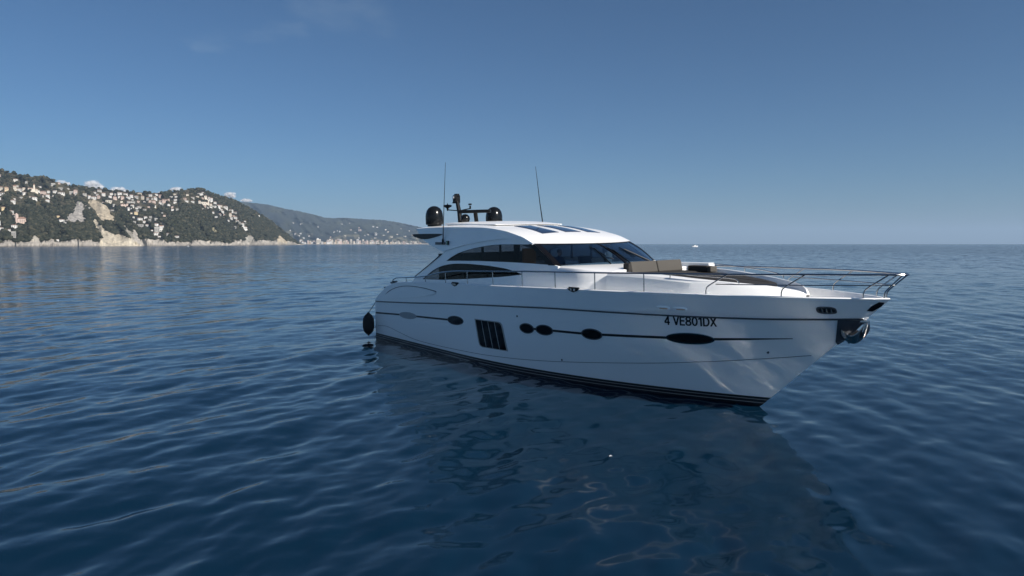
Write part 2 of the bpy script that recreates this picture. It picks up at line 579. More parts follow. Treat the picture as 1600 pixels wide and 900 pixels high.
HEAD = Land([(-420, 262), (-200, 252), (-80, 258), (0, 267), (12, 268), (40, 276), (60, 277), (75, 279), (90, 284), (110, 290), (135, 294), (160, 295), (185, 299), (215, 301), (240, 302), (262, 302), (285, 298.5),
             (302, 296.5), (318, 296), (330, 301), (345, 307), (360, 311), (375, 317), (400, 331), (425, 347), (445, 363), (455, 372), (466, 380), (476, 381.6)],
            [(-420, 1300, 2300), (0, 1380, 2250), (150, 1500, 2250), (280, 1700, 2350), (380, 2050, 2700), (440, 2500, 2900), (476, 2900, 3050)], 3.3, 70, 9., .9)
FAR = Land([(280, 300), (330, 306), (372, 316), (395, 317), (420, 320), (445, 326), (470, 330.5), (490, 335), (510, 340.5), (522, 341), (540, 340.5), (570, 342.5), (600, 344), (625, 348), (655, 354.5), (700, 362), (740, 370), (775, 378), (800, 381.5)],
           [(280, 5200, 8200), (480, 5400, 7800), (650, 5900, 8200), (800, 6500, 7500)], 8.1, 330, 2., .7)


def land_mesh(land, c0, c1, nc, nv, colour, name, mat, label, back=900):
    rows, cols = [], []
    vs_ = [0, .012, .025, .04] + list(np.linspace(.055, 1, nv))
    for v in vs_:
        row = []
        for c in np.linspace(c0, c1, nc):
            p = land.pos(c, v)
            if v == 0:
                p.z = -1.0
            row.append(p); cols.append(colour(land, c, v))
        rows.append(row)
    row = []
    for c in np.linspace(c0, c1, nc):                    # far slope behind the ridge
        p = land.pos(c, 1.0)
        s_ = (math.hypot(p.x, p.y) + back) / math.hypot(p.x, p.y)
        row.append(Vector((p.x * s_, p.y * s_, -1.0))); cols.append((.03, .045, .02))
    rows.append(row)
    mb = MB(); mb.grid(rows)
    me = bpy.data.meshes.new(name)
    me.from_pydata([tuple(v) for v in mb.v], [], mb.f)
    at_ = me.color_attributes.new('ground_cover', 'FLOAT_COLOR', 'POINT')
    at_.data.foreach_set('color', np.array([tuple(c) + (1,) for c in cols], np.float32).ravel())
    me.polygons.foreach_set('use_smooth', [True] * len(me.polygons))
    me.materials.append(mat)
    o = bpy.data.objects.new(name, me); COL.objects.link(o)
    bm = bmesh.new(); bm.from_mesh(me); bmesh.ops.recalc_face_normals(bm, faces=bm.faces[:]); bm.to_mesh(me); bm.free()
    return setp(o, label, 'land', kind='structure')


SCARS = [  # bare rock faces seen in the wood, outlines by bearing and elevation
    ([(104, 345), (111, 335), (118, 332), (120, 325), (125, 316), (132, 316), (135, 326), (132, 334), (138, 343), (136, 346), (120, 347)], (.33, .31, .285)),
    ([(141, 316), (150, 312), (159, 316), (170, 322), (175, 331), (183, 342), (180, 346), (160, 344), (154, 335), (148, 326)], (.42, .36, .27)),
    ([(147, 341), (154, 344), (161, 353), (168, 360), (178, 366), (190, 365), (205, 372), (224, 386), (158, 386), (156, 371), (165, 373), (156, 362), (150, 352)], (.47, .42, .33)),
    ([(208, 357), (214, 360), (220, 372), (226, 384), (218, 384), (210, 370)], (.36, .33, .29)),
    ([(195, 348), (204, 358), (212, 372), (208, 374), (198, 360)], (.27, .25, .21)),
    ([(433, 380), (434, 370), (437, 366.5), (444, 373), (452, 380)], (.42, .36, .27)),
    ([(332, 356), (338, 355), (342, 362), (334, 364)], (.24, .22, .15)),
    ([(-40, 352), (-20, 340), (-5, 355), (-15, 366)], (.36, .33, .28)),
    ([(383, 372), (392, 367), (400, 372), (395, 377), (384, 377)], (.33, .31, .27)),
    ([(50, 374), (54, 367), (60, 369), (66, 377), (52, 377)], (.42, .39, .33)),
]
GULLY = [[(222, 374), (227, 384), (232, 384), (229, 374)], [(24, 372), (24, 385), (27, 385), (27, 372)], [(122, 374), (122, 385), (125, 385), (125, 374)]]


def head_colour(land, c, v):
    py = land.py(c, v)
    nz = mnoise.fractal(Vector((c * .12, py * .12, 4.4)), 1., 2., 4)
    nz2 = mnoise.fractal(Vector((c * .45, py * .45, 1.7)), 1., 2., 3)
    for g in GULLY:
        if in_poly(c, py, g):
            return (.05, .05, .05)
    for poly, col in SCARS:
        if in_poly(c + nz2 * 2.2, py + nz2 * 1.6, poly):
            k = 1 + .3 * nz2
            return tuple(x * k for x in col)
    if v <= .045 + .02 * nz2 + .02 * nz:
        k = 1 + .35 * nz2
        k *= 1 - 1.1 * max(0., mnoise.noise(Vector((c * .30 + py * .35, py * .12, 7.7))) - .18)
        low = .45 if v < .008 else 1
        return tuple(x * k * low for x in (.36, .33, .29))
    if py < 322 + 10 * nz and c < 300 and nz > -.22:      # old olive terraces near the villages
        return (.066 + .03 * nz, .060 + .022 * nz, .042)
    return (.032 + .02 * nz, .031 + .015 * nz, .020)


def far_colour(land, c, v):
    py = land.py(c, v)
    nz = mnoise.fractal(Vector((c * .08, py * .12, 2.4)), 1., 2., 4)
    if v < .05:
        return (.30, .27, .23)
    if v < .35 and nz > .12:
        return (.12, .11, .075)
    return (.028 + .014 * nz, .033 + .013 * nz, .029)


def land_mat(name, sc, strength):
    m, n, l, b = new_mat(name)
    a = n.new('ShaderNodeVertexColor'); a.layer_name = 'ground_cover'
    g = n.new('ShaderNodeNewGeometry')
    nz = n.new('ShaderNodeTexNoise'); nz.inputs['Scale'].default_value = sc; nz.inputs['Detail'].default_value = 8; nz.inputs['Roughness'].default_value = .65
    l.new(g.outputs['Position'], nz.inputs['Vector'])
    mr = n.new('ShaderNodeMapRange'); mr.inputs['From Min'].default_value = .3; mr.inputs['From Max'].default_value = .7; mr.inputs['To Min'].default_value = .6; mr.inputs['To Max'].default_value = 1.35
    l.new(nz.outputs[0], mr.inputs['Value'])
    mx = n.new('ShaderNodeVectorMath'); mx.operation = 'SCALE'
    l.new(a.outputs[0], mx.inputs[0]); l.new(mr.outputs[0], mx.inputs['Scale'])
    l.new(mx.outputs[0], b.inputs['Base Color'])
    b.inputs['Roughness'].default_value = .9
    b.inputs['Specular IOR Level'].default_value = .15
    bp = n.new('ShaderNodeBump'); bp.inputs['Strength'].default_value = strength; bp.inputs['Distance'].default_value = 6
    l.new(nz.outputs[0], bp.inputs['Height']); l.new(bp.outputs[0], b.inputs['Normal'])
    return m


land_mesh(HEAD, -420, 476, 760, 110, head_colour, 'headland', land_mat('headland_ground', .05, .8), 'wooded headland with pale rock cliffs at its foot')
land_mesh(FAR, 280, 800, 300, 60, far_colour, 'far_mountain', land_mat('far_mountain_ground', .012, .7), 'long blue hazy mountain ridge behind the seaside town', back=2500)

# woods: one mass of small leafy clumps over the headland
def make_wood():
    ico = bmesh.new(); bmesh.ops.create_icosphere(ico, subdivisions=1, radius=1)
    bv = np.array([v.co[:] for v in ico.verts]); bf = np.array([[v.index for v in f.verts] for f in ico.faces]); ico.free()
    V, Fc, n = [], [], 0
    rs = np.random.default_rng(5)
    houses = [(h[0], h[1]) for rows in HOUSES.values() for h in rows]
    hp = np.array(houses)
    tries = 0
    while n < 21000 and tries < 120000:
        tries += 1
        c = rs.uniform(-300, 468); v = rs.uniform(.03, 1) ** .9
        py = HEAD.py(c, v)
        col = head_colour(HEAD, c, v)
        if any(in_poly(c, py - 3.5, pg) for pg, _ in SCARS) and rs.random() > .1:
            continue
        if max(col) > .1 or (max(col) > .06 and rs.random() > .18) or mnoise.noise(Vector((c * .3, py * .3, 3.))) > .28 + .5 * rs.random():
            continue
        dd = np.abs(hp - (c, py))
        if ((dd[:, 0] < 5.5) & (hp[:, 1] - py < 4.5) & (py - hp[:, 1] < 4)).any() and rs.random() > .05:
            continue
        p = HEAD.pos(c, v)
        r = rs.uniform(1.8, 4.6) * (1.25 if v > .97 else 1)
        sc = np.array([r * rs.uniform(.85, 1.25), r * rs.uniform(.85, 1.25), r * rs.uniform(.7, 1.15)])
        q = bv * sc * (1 + rs.normal(0, .16, (len(bv), 1)))
        V.append(q + np.array([p.x, p.y, p.z + r * .45]))
        Fc.append(bf + n * len(bv)); n += 1
    V = np.vstack(V); Fc = np.vstack(Fc)
    me = bpy.data.meshes.new('woods')
    me.vertices.add(len(V)); me.vertices.foreach_set('co', V.astype(np.float32).ravel())
    me.loops.add(Fc.size); me.loops.foreach_set('vertex_index', Fc.astype(np.int32).ravel())
    me.polygons.add(len(Fc)); me.polygons.foreach_set('loop_start', (np.arange(len(Fc)) * 3).astype(np.int32))
    me.update(calc_edges=True)
    m, nn, l, b = new_mat('woods_foliage')
    g = nn.new('ShaderNodeNewGeometry')
    cr = nn.new('ShaderNodeValToRGB')
    cr.color_ramp.elements[0].color = (.013, .017, .011, 1); cr.color_ramp.elements[1].color = (.070, .064, .042, 1)
    e_ = cr.color_ramp.elements.new(.72); e_.color = (.030, .033, .021, 1)
    l.new(g.outputs['Random Per Island'], cr.inputs[0]); l.new(cr.outputs[0], b.inputs['Base Color'])
    b.inputs['Roughness'].default_value = .85; b.inputs['Specular IOR Level'].default_value = .2
    me.materials.append(m)
    o = bpy.data.objects.new('woods', me); COL.objects.link(o)
    setp(o, 'dense dark green wood covering the headland slopes', 'wood', kind='stuff')


# houses on the headland: bearing, elevation of the base, width, height (both in picture pixels of 1600), colour
HOUSES = {
    'on the upper slope below the left ridge': [
        (4, 276, 8, 4, 'pink'), (31, 284, 8, 4, 'white'), (88, 291, 7, 4, 'grey'), (68, 293.5, 3.5, 2.5, 'white'), (98, 288.5, 5, 3, 'pink'), (100, 297, 8, 3.5, 'grey')],
    'in the old village high on the left slope': [
        (-12, 298, 9, 6, 'cream'), (5, 297.5, 13, 6.5, 'cream'), (15.5, 298.5, 6, 7, 'ochre'), (29, 298.5, 5.5, 9, 'cream'), (36.5, 299.5, 9, 5, 'white'), (43, 297, 5, 4, 'cream'), (60, 300.5, 9, 5, 'cream'), (65, 301, 5, 3.5, 'white'),
        (44, 304, 7, 4, 'white'), (73, 304, 9, 5.5, 'pink'), (81, 302, 5, 4, 'white'), (101, 304.5, 9, 5, 'white'), (116, 304, 7, 4, 'grey'), (123, 301, 6, 4, 'pink')],
    'scattered on the slope under the old village': [
        (6, 305.5, 11, 4.5, 'white'), (-9, 311, 8, 5, 'white'), (3, 312.5, 8, 5, 'white'), (25.5, 317.5, 7, 4.5, 'white'), (58, 312, 8, 4, 'white'), (79, 309, 7, 5.5, 'white'), (79, 316, 7, 4, 'white')],
    'on the lower left slope above the cliffs': [
        (10, 327, 7, 5, 'yellow'), (2, 335, 6, 5, 'white'), (22, 333, 8, 5, 'white'), (25, 338.5, 5, 3.5, 'white'), (2, 351, 5, 8, 'white'), (25, 356, 8, 5, 'white'), (4, 359, 8, 4, 'white'), (17, 361, 4, 3, 'white'), (24, 371, 8, 11, 'grey'),
        (-14, 344, 7, 5, 'cream'), (94, 340, 5, 4, 'yellow'), (99, 346, 8, 4, 'white'), (104, 349, 6, 2.5, 'grey'), (91.5, 376, 4, 3, 'white')],
    'in the row of villas along the saddle': [
        (137, 306, 6, 3, 'grey'), (144, 309.5, 7, 4, 'white'), (150.5, 311.5, 7, 4, 'white'), (152, 302.5, 5, 3, 'white'), (156, 306, 6, 3, 'grey'), (158.5, 310.5, 5, 6, 'pink'), (160, 300, 9, 3, 'grey'), (166, 307, 6, 5, 'white'), (176, 309.5, 6, 4.5, 'white'),
        (178, 305, 6, 3.5, 'white'), (183.5, 312.5, 8, 5, 'pink'), (190, 309.5, 5, 3.5, 'white'), (191.5, 304.5, 6, 4, 'white'), (195, 311.5, 6.5, 5, 'pink'), (200.5, 306, 6, 3.5, 'white'), (204.5, 311, 6.5, 4, 'white'), (209, 309, 5.5, 5, 'white'),
        (217, 310.5, 8, 4.5, 'grey'), (222.5, 305, 7, 4, 'cream'), (226.6, 312, 5.5, 6, 'cream'), (229, 317, 4, 3, 'white'), (234.5, 313, 4.5, 4, 'grey'), (238, 316.5, 5, 4.5, 'pink'), (239, 307, 6, 4, 'white'), (244, 317.5, 6, 5, 'pink'), (246.5, 313, 5, 4.5, 'white'), (247.5, 306, 5, 3.5, 'white'),
        (253.5, 319.5, 5, 3.5, 'white'), (255, 316.5, 6, 3.5, 'cream'), (261, 315.5, 7, 5, 'pink'), (266.5, 314.5, 4.5, 4, 'pink'), (276, 318, 5, 3.5, 'white'), (277.5, 314, 5, 4, 'white')],
    'below the saddle villas': [
        (174.5, 317, 11, 4.5, 'cream'), (195.6, 321.5, 11, 3.5, 'pink'), (206, 327, 8, 4, 'white'), (210, 324, 5.5, 5, 'white'), (210, 317, 9, 2, 'grey'), (217, 326.5, 5, 3, 'white'), (220.5, 325, 7, 3, 'grey'), (245, 324.5, 4, 5, 'white')],
    'in the hamlet in the hollow': [
        (215, 335.5, 6, 5, 'yellow'), (220.5, 344, 8, 5, 'white'), (211.5, 341, 4, 3, 'white'), (228, 348.5, 6, 4, 'white'), (230, 341, 6, 3.5, 'white'), (232.5, 354, 6, 5, 'white'), (222, 354, 10, 4.5, 'grey'), (236.5, 346, 4, 4, 'grey'), (246, 344.5, 4.5, 4, 'grey'), (246, 353, 7, 5, 'white'),
        (253, 359, 6, 7, 'white'), (247, 363, 8, 8, 'grey'), (245.5, 367, 8, 3.5, 'white'), (278, 371.5, 8, 4, 'white'), (264, 367, 4, 4, 'grey')],
    'around the church on the right-hand spur': [
        (292, 313, 6, 4, 'pink'), (294.5, 316, 6, 3, 'white'), (304, 310.5, 8, 2.5, 'grey'), (304, 317, 5.5, 4, 'white'), (314.5, 318.5, 5, 5, 'cream'), (320, 320, 10, 4, 'cream'), (331.5, 321.5, 5, 3.5, 'cream')],
    'in the cluster under the dark summit': [
        (315.5, 305, 6, 3, 'white'), (320, 303.5, 4, 3.5, 'white'), (324, 309.5, 6, 4, 'cream'), (329, 312, 5, 4, 'white'), (333, 315.5, 5, 6, 'white'), (339, 319, 6, 3.5, 'white')],
    'in the string stepping down the far spur': [
        (337, 324.5, 7, 3, 'white'), (344, 325, 6, 4.5, 'white'), (348, 323.5, 4, 3.5, 'cream'), (355, 326.5, 6.5, 6, 'white'), (348, 329.5, 4.5, 3.5, 'white'), (350, 333, 5, 4, 'white'), (346, 337, 4, 4, 'grey'), (362.5, 331, 7, 4, 'white'), (369, 333.5, 6, 3, 'grey'),
        (362, 339, 6, 6, 'cream'), (363.5, 343, 5, 5, 'white'), (370, 342.5, 6, 5, 'white'), (359, 346, 3, 3, 'white'), (372.5, 348.5, 5, 5, 'white'), (376, 350, 4, 4, 'grey'), (381, 353, 6, 5, 'white'), (384, 358.5, 6, 5, 'white'), (369, 356.5, 4, 3, 'grey'), (387, 360.5, 4, 3, 'white')],
}
_r = random.Random(77)
for _k, (_w, _n, _c0, _c1, _p0, _p1) in enumerate((('tucked among the gardens of the saddle', 26, 135, 285, 304, 331), ('half hidden in the upper left olive groves', 14, -10, 130, 285, 312), ('half hidden low in the hollow', 9, 205, 262, 334, 372), ('tucked into the trees of the spur', 12, 290, 385, 306, 352))):
    _l = []
    while len(_l) < _n:
        _x, _y = _r.uniform(_c0, _c1), _r.uniform(_p0, _p1)
        if all(abs(_x - h[0]) > 4.5 or abs(_y - h[1]) > 3.2 for q in list(HOUSES.values()) + [_l] for h in q) and not any(in_poly(_x, _y - 1, pg) for pg, _ in SCARS) and (_k != 3 or abs(_y - (309 + (_x - 300) * .55)) < 9) and _y > interp(_x, HEAD.sil, 1) + 5:
            _l.append((_x, _y, _r.uniform(3, 5.2), _r.uniform(1.8, 3.4), _r.choice(['white', 'grey', 'cream', 'white', 'grey', 'pink'])))
    HOUSES[_w] = _l
WALLC = dict(white=(.62, .61, .585), cream=(.58, .53, .45), pink=(.52, .41, .36), grey=(.36, .35, .33), yellow=(.62, .50, .31), ochre=(.55, .43, .30))
WALLM = {k: pbr('wall_' + k, v, .85, var=.08, scale=.4) for k, v in WALLC.items()}
ROOFM = pbr('terracotta_roof', (.24, .15, .115), .9, var=.25, scale=.8)
GREYROOF = pbr('grey_flat_roof', (.42, .40, .37), .9, var=.15, scale=.8)
WINM = pbr('house_window', (.03, .035, .04), .25, var=.2)


def house_mesh(colour, kind):
    """Unit house, 1 wide and 1 high, front towards -Y."""
    mb = MB()
    flat = kind == 'flat'
    hw = .96 if flat else .78
    vs = [(x, y, z) for z in (-.8, hw) for x, y in ((-.5, -.4), (.5, -.4), (.5, .4), (-.5, .4))]
    mb.add(vs, [(0, 1, 5, 4), (1, 2, 6, 5), (2, 3, 7, 6), (3, 0, 4, 7), (4, 5, 6, 7)], 0)
    if flat:
        mb.box((0, 0, hw + .03), (1.04, .84, .055), 1)
    else:
        e = .545
        ridge = .18 if kind == 'hip' else .545
        vs = [(-e, -.45, hw + .002), (e, -.45, hw + .002), (e, .45, hw + .002), (-e, .45, hw + .002), (-ridge, 0, 1.0), (ridge, 0, 1.0)]
        mb.add(vs, [(0, 1, 5, 4), (2, 3, 4, 5), (1, 2, 5), (3, 0, 4), (3, 2, 1, 0)], 1)
    for row in ((.12, .34), (.46, .68)):
        for x in (-.33, 0, .33):
            w = .062
            mb.add([(x - w, -.406, row[0]), (x + w, -.406, row[0]), (x + w, -.406, row[1]), (x - w, -.406, row[1])], [(0, 1, 2, 3)], 2)
    me = bpy.data.meshes.new('house_' + colour)
    me.from_pydata(mb.v, [], mb.f)
    me.polygons.foreach_set('material_index', mb.m)
    for m in (WALLM[colour], GREYROOF if flat else ROOFM, WINM):
        me.materials.append(m)
    return me


HM = {(c, k): house_mesh(c, k) for c in WALLC for k in ('hip', 'gable', 'flat')}
ORD = ['leftmost'] + [x + ' from the left' for x in 'second third fourth fifth sixth seventh eighth ninth tenth eleventh twelfth thirteenth fourteenth fifteenth sixteenth seventeenth eighteenth nineteenth twentieth'.split()]


def ordinal(i, n):
    if n == 1:
        return 'only'
    return 'rightmost' if i == n - 1 else ORD[i] if i < len(ORD) else f'{i + 1}th from the left'


def size_word(w, h):
    return 'tall' if h > w * 1.08 else 'long low' if w > 2.1 * h else 'big' if w * h > 42 else 'tiny' if w * h < 14 else 'small'


def place_house(land, px, py, w, h, colour, kind, label, group, name='house', cat='house', depth=1.0):
    p, v = land.find(px, py)
    D = p.y
    o = bpy.data.objects.new(name, HM[(colour, kind)])
    COL.objects.link(o)
    o.location = p + Vector((0, -depth * w / FPX * D * .1, 0))
    o.rotation_euler = (0, 0, -math.atan(px / FPX - CX / FPX) + random.uniform(-.45, .45))
    k_ = random.uniform(.78, 1.22)
    w, h = w * k_, h * random.uniform(.85, 1.2)
    o.scale = (w / FPX * D * .80, w / FPX * D * random.uniform(.6, .9), h / FPX * D * .9)
    setp(o, label, cat, group)
    return o


for where, rows in HOUSES.items():
    by = {}
    for hh in rows:
        by.setdefault((size_word(hh[2], hh[3]), hh[4]), []).append(hh)
    for (sz, colr), lst in by.items():
        lst.sort(key=lambda q: q[0])
        for i, (px, py, w, h, colour) in enumerate(lst):
            kind = 'flat' if (colour == 'grey' or w > 2.1 * h) and random.random() < .7 else random.choice(['hip', 'hip', 'gable'])
            od = ordinal(i, len(lst))
            lab = f'{sz} {colour} house {where}' if od == 'only' else f'{od} {sz} {colour} house {where}'
            place_house(HEAD, px, py, w, h, colour, kind, lab, 'houses on the wooded headland')


def church(land, px, py, w, h, colour, label, tower_side=1):
    p, _ = land.find(px, py)
    k = p.y / FPX
    r = empty('church', p, -math.atan((px - CX) / FPX))
    setp(r, label, 'church')
    W, Hh = w * k, h * k
    b = MB(); b.box((0, 0, Hh * .15), (W, W * .7, Hh * .9), 0)
    b.build('nave', WALLM[colour], r, smooth=False)
    rf = MB(); z = Hh * .6
    rf.add([(-W * .53, -W * .38, z), (W * .53, -W * .38, z), (W * .53, W * .38, z), (-W * .53, W * .38, z), (-W * .53, 0, z + Hh * .22), (W * .53, 0, z + Hh * .22)], [(0, 1, 5, 4), (2, 3, 4, 5), (1, 2, 5), (3, 0, 4), (3, 2, 1, 0)])
    rf.build('roof', ROOFM, r, smooth=False)
    t = MB(); tw = W * .32; tx = tower_side * (W * .5 + tw * .5 + .02)
    t.box((tx, 0, Hh * .6), (tw, tw, Hh * 1.8), 0)
    t.add([(tx - tw * .56, -tw * .56, Hh * 1.501), (tx + tw * .56, -tw * .56, Hh * 1.501), (tx + tw * .56, tw * .56, Hh * 1.501), (tx - tw * .56, tw * .56, Hh * 1.501), (tx, 0, Hh * 1.95)], [(0, 1, 4), (1, 2, 4), (2, 3, 4), (3, 0, 4), (3, 2, 1, 0)], 1)
    t.build('bell_tower', [WALLM[colour], ROOFM], r, smooth=False)


church(HEAD, 53, 299, 7, 6, 'cream', 'cream church with a pointed bell tower in the upper left village', 1)
church(HEAD, 325, 320, 5, 5, 'cream', 'small cream church with a tower on the spur below the dark summit', 1)
church(HEAD, 405, 338.3, 4.5, 2.8, 'white', 'lone white chapel with a thin tower on the wooded spur edge', -1)


def hotel():
    p, _ = HEAD.find(36, 352)
    k = p.y / FPX
    r = empty('hotel', p, -math.atan((36 - CX) / FPX) + .25)
    setp(r, 'big pink villa with a round tower among trees above the cliffs', 'villa')
    b = MB(); b.box((1 * k, 0, 3 * k), (13 * k, 9 * k, 14 * k)); b.build('main_block', WALLM['pink'], r, smooth=False)
    rf = MB(); z = 10.02 * k
    rf.add([(-6 * k, -5 * k, z), (8 * k, -5 * k, z), (8 * k, 5 * k, z), (-6 * k, 5 * k, z), (-1 * k, 0, z + 3 * k), (3 * k, 0, z + 3 * k)], [(0, 1, 5, 4), (2, 3, 4, 5), (1, 2, 5), (3, 0, 4), (3, 2, 1, 0)])
    rf.build('roof', ROOFM, r, smooth=False)
    t = MB(); t.lathe([(2.4 * k, -4 * k), (2.4 * k, 16 * k), (2.7 * k, 16.1 * k), (0.05, 18.5 * k)], (-5.8 * k, -1 * k, 0), 14)
    t.build('round_tower', WALLM['pink'], r)
    tr = MB(); tr.box((4 * k, -6.2 * k, -1 * k), (9 * k, 3.4 * k, 7 * k)); tr.build('terrace_wing', WALLM['cream'], r, smooth=False)
    for z in (2.2, 5.0, 7.6):
        for x in (-2.4, .2, 2.8, 5.4):
            w = MB(); w.box((x * k, -4.53 * k, z * k), (1.0 * k, .14 * k, 1.5 * k)); w.build('window', WINM, r, smooth=False)


hotel()
make_wood()

# the town on the far shore
TOWN = []
rs = random.Random(21)
x = 468.0
while x < 658:
    w = rs.uniform(2.2, 4.6)
    dens = 1.0 if x < 600 else .75
    h = rs.uniform(2.6, 6.0) * (1.25 if 515 < x < 575 else .85) * (.62 if x > 605 else 1)
    TOWN.append((x + w / 2, 381.2 - rs.uniform(0, .8), w, h, rs.choice(['cream', 'pink', 'white', 'white', 'cream', 'ochre', 'pink', 'grey'])))
    if rs.random() < .5:
        TOWN.append((x + rs.uniform(0, 3), 379.2 - rs.uniform(0, 1.6), w * .9, h * .8, rs.choice(['cream', 'pink', 'white', 'cream', 'grey'])))
    x += w * rs.uniform(.8, 1.5)
by = {}
for t in TOWN:
    by.setdefault((size_word(t[2] * 1.8, t[3] * 1.8), t[4], 'back' if t[1] < 380.2 else 'front'), []).append(t)
for (sz, colour, rw), lst in by.items():
    lst.sort()
    for i, (px, py, w, h, _) in enumerate(lst):
        od = ordinal(i, len(lst))
        where = 'on the far town waterfront' if rw == 'front' else 'behind the far town waterfront'
        place_house(FAR, px, py, w, h, colour, 'flat' if rs.random() < .55 else 'hip', (f'{sz} {colour} town building {where}' if od == 'only' else f'{od} {sz} {colour} town building {where}'), 'town buildings on the far shore', 'town_building', 'building')
SLOPE = [(531.5, 363, 2.5, 2, 'white'), (528, 361.5, 2.2, 1.6, 'white'), (523, 363.2, 2.5, 1.8, 'white'), (535, 351, 3.5, 1.6, 'grey'), (563, 361, 4, 3.2, 'pink'), (562, 356.5, 3, 2, 'pink'), (590, 356, 3.5, 2.2, 'white'), (584, 355, 2.6, 1.8, 'white'), (603, 360, 3, 1.8, 'cream'),
         (607, 363.5, 4, 2, 'cream'), (575.5, 367.4, 3, 1.8, 'white'), (570.5, 368.6, 2.2, 1.4, 'white'), (588, 366, 4, 2.2, 'white'), (561.5, 372.3, 3.2, 1.5, 'white'), (498, 354.8, 2, 1.5, 'grey'), (556, 364.5, 3.6, 1.6, 'grey'), (549, 360, 3, 1.8, 'pink'), (587, 372.3, 4, 1.6, 'cream'),
         (462.5, 365.8, 3, 2, 'white'), (470.5, 365.8, 3, 2, 'white'), (468, 369, 3, 2, 'white'), (475, 373, 3, 2.5, 'white'), (454.5, 361, 2.5, 1.6, 'white'), (471, 377, 4.5, 3, 'white'), (484, 369.5, 3, 2.2, 'white'), (459, 349, 4, 1.6, 'grey'), (472, 350.5, 4, 1.4, 'grey'), (547, 349.5, 2, 1.4, 'grey'),
         (612, 371, 3.5, 1.6, 'cream'), (621, 367, 3, 1.6, 'cream'), (633, 370, 4, 1.6, 'cream'), (645, 368.5, 3, 1.8, 'pink'), (652, 372, 3, 1.6, 'white'), (600, 368, 2.6, 1.4, 'white'), (517, 371, 2.4, 1.5, 'pink'), (540, 369, 2.6, 1.5, 'cream'), (627, 358, 2.5, 1.5, 'grey'), (640, 361.5, 2.5, 1.4, 'cream')]
by = {}
for t in SLOPE:
    by.setdefault((size_word(t[2] * 2, t[3] * 2), t[4]), []).append(t)
for (sz, colour), lst in by.items():
    lst.sort()
    for i, (px, py, w, h, _) in enumerate(lst):
        od = ordinal(i, len(lst))
        place_house(FAR, px, py, w, h, colour, rs.choice(['hip', 'flat']), f'{sz} {colour} house alone on the hazy mountainside' if od == 'only' else f'{od} {sz} {colour} house dotted over the hazy mountainside', 'houses on the far mountainside')


def tower_block():
    p, _ = FAR.find(498.5, 380.8)
    k = p.y / FPX
    r = empty('tower_block', p, -math.atan((498 - CX) / FPX))
    setp(r, 'pale square tower block standing above the far town', 'tower block')
    b = MB(); b.box((0, 0, 2.5 * k), (6.5 * k, 4 * k, 9 * k)); b.build('main_block', WALLM['cream'], r, smooth=False)
    b = MB(); b.box((-1.2 * k, .3 * k, 7.8 * k), (3 * k, 3 * k, 1.6 * k)); b.build('stair_head', WALLM['white'], r, smooth=False)
    for z in (1.5, 3.2, 4.9):
        w = MB(); w.box((0, -2.02 * k, z * k), (5.6 * k, .08 * k, .55 * k)); w.build('window_band', WINM, r, smooth=False)


def domed_church():
    p, _ = FAR.find(532, 380.9)
    k = p.y / FPX
    r = empty('domed_church', p, -math.atan((532 - CX) / FPX))
    setp(r, 'pinkish domed church rising from the far waterfront', 'church')
    b = MB(); b.box((0, 0, 1.2 * k), (5.5 * k, 5 * k, 7 * k)); b.build('nave', WALLM['pink'], r, smooth=False)
    d = MB(); d.lathe([(2.2 * k, 4.6 * k), (2.2 * k, 5.2 * k), (1.9 * k, 6.1 * k), (1.1 * k, 6.9 * k), (.01, 7.2 * k)], n=16); d.build('dome', WALLM['grey'], r)


tower_block(); domed_church()

# the air over the water
def make_haze():
    mb = MB(); mb.box((0, 0, 349), (62000, 62000, 702))
    m = bpy.data.materials.new('pale_air'); m.use_nodes = True
    n, l = m.node_tree.nodes, m.node_tree.links; n.clear()
    o = n.new('ShaderNodeOutputMaterial'); v = n.new('ShaderNodeVolumePrincipled')
    v.inputs['Color'].default_value = (.53, .73, .98, 1)
    v.inputs['Density'].default_value = 5.8e-5
    v.inputs['Anisotropy'].default_value = .0
    l.new(v.outputs[0], o.inputs['Volume'])
    ob = mb.build('haze', m, None, smooth=False)
    setp(ob, 'thin pale blue sea air over the whole bay', 'haze', kind='stuff')


make_haze()

# small cumulus behind the ridge, far beyond the air
def cumulus(px, py, w, h, seed, label):
    D = 42000.
    k = D / FPX
    rs2 = random.Random(seed)
    c = at(px, py + 2.5, D); c = c * (D / c.y) if c.y else c
    bm = bmesh.new()
    for i in range(16):
        t = rs2.uniform(-1, 1)
        rr = h * k * rs2.uniform(.25, .5) * (1 - .55 * abs(t))
        mtx = Matrix.Translation((t * w * k * .5, rs2.uniform(-.3, .3) * h * k, rs2.uniform(-.25, .3) * h * k * (1 - abs(t)) + rr * .2)) @ Matrix.Diagonal((rr * 1.5, rr, rr * .8, 1))
        bmesh.ops.create_icosphere(bm, subdivisions=3, radius=1, matrix=mtx)
    for v in bm.verts:
        n = mnoise.fractal(v.co / (h * k * .16) + Vector((seed, 0, 0)), 1., 2., 4)
        v.co += v.normal * n * h * k * .10
    me = bpy.data.meshes.new('cloud'); bm.to_mesh(me); bm.free()
    me.polygons.foreach_set('use_smooth', [True] * len(me.polygons))
    me.materials.append(CLOUDM)
    o = bpy.data.objects.new('cloud', me); COL.objects.link(o); o.location = c
    setp(o, label, 'cloud', 'small clouds behind the ridge', kind='structure')


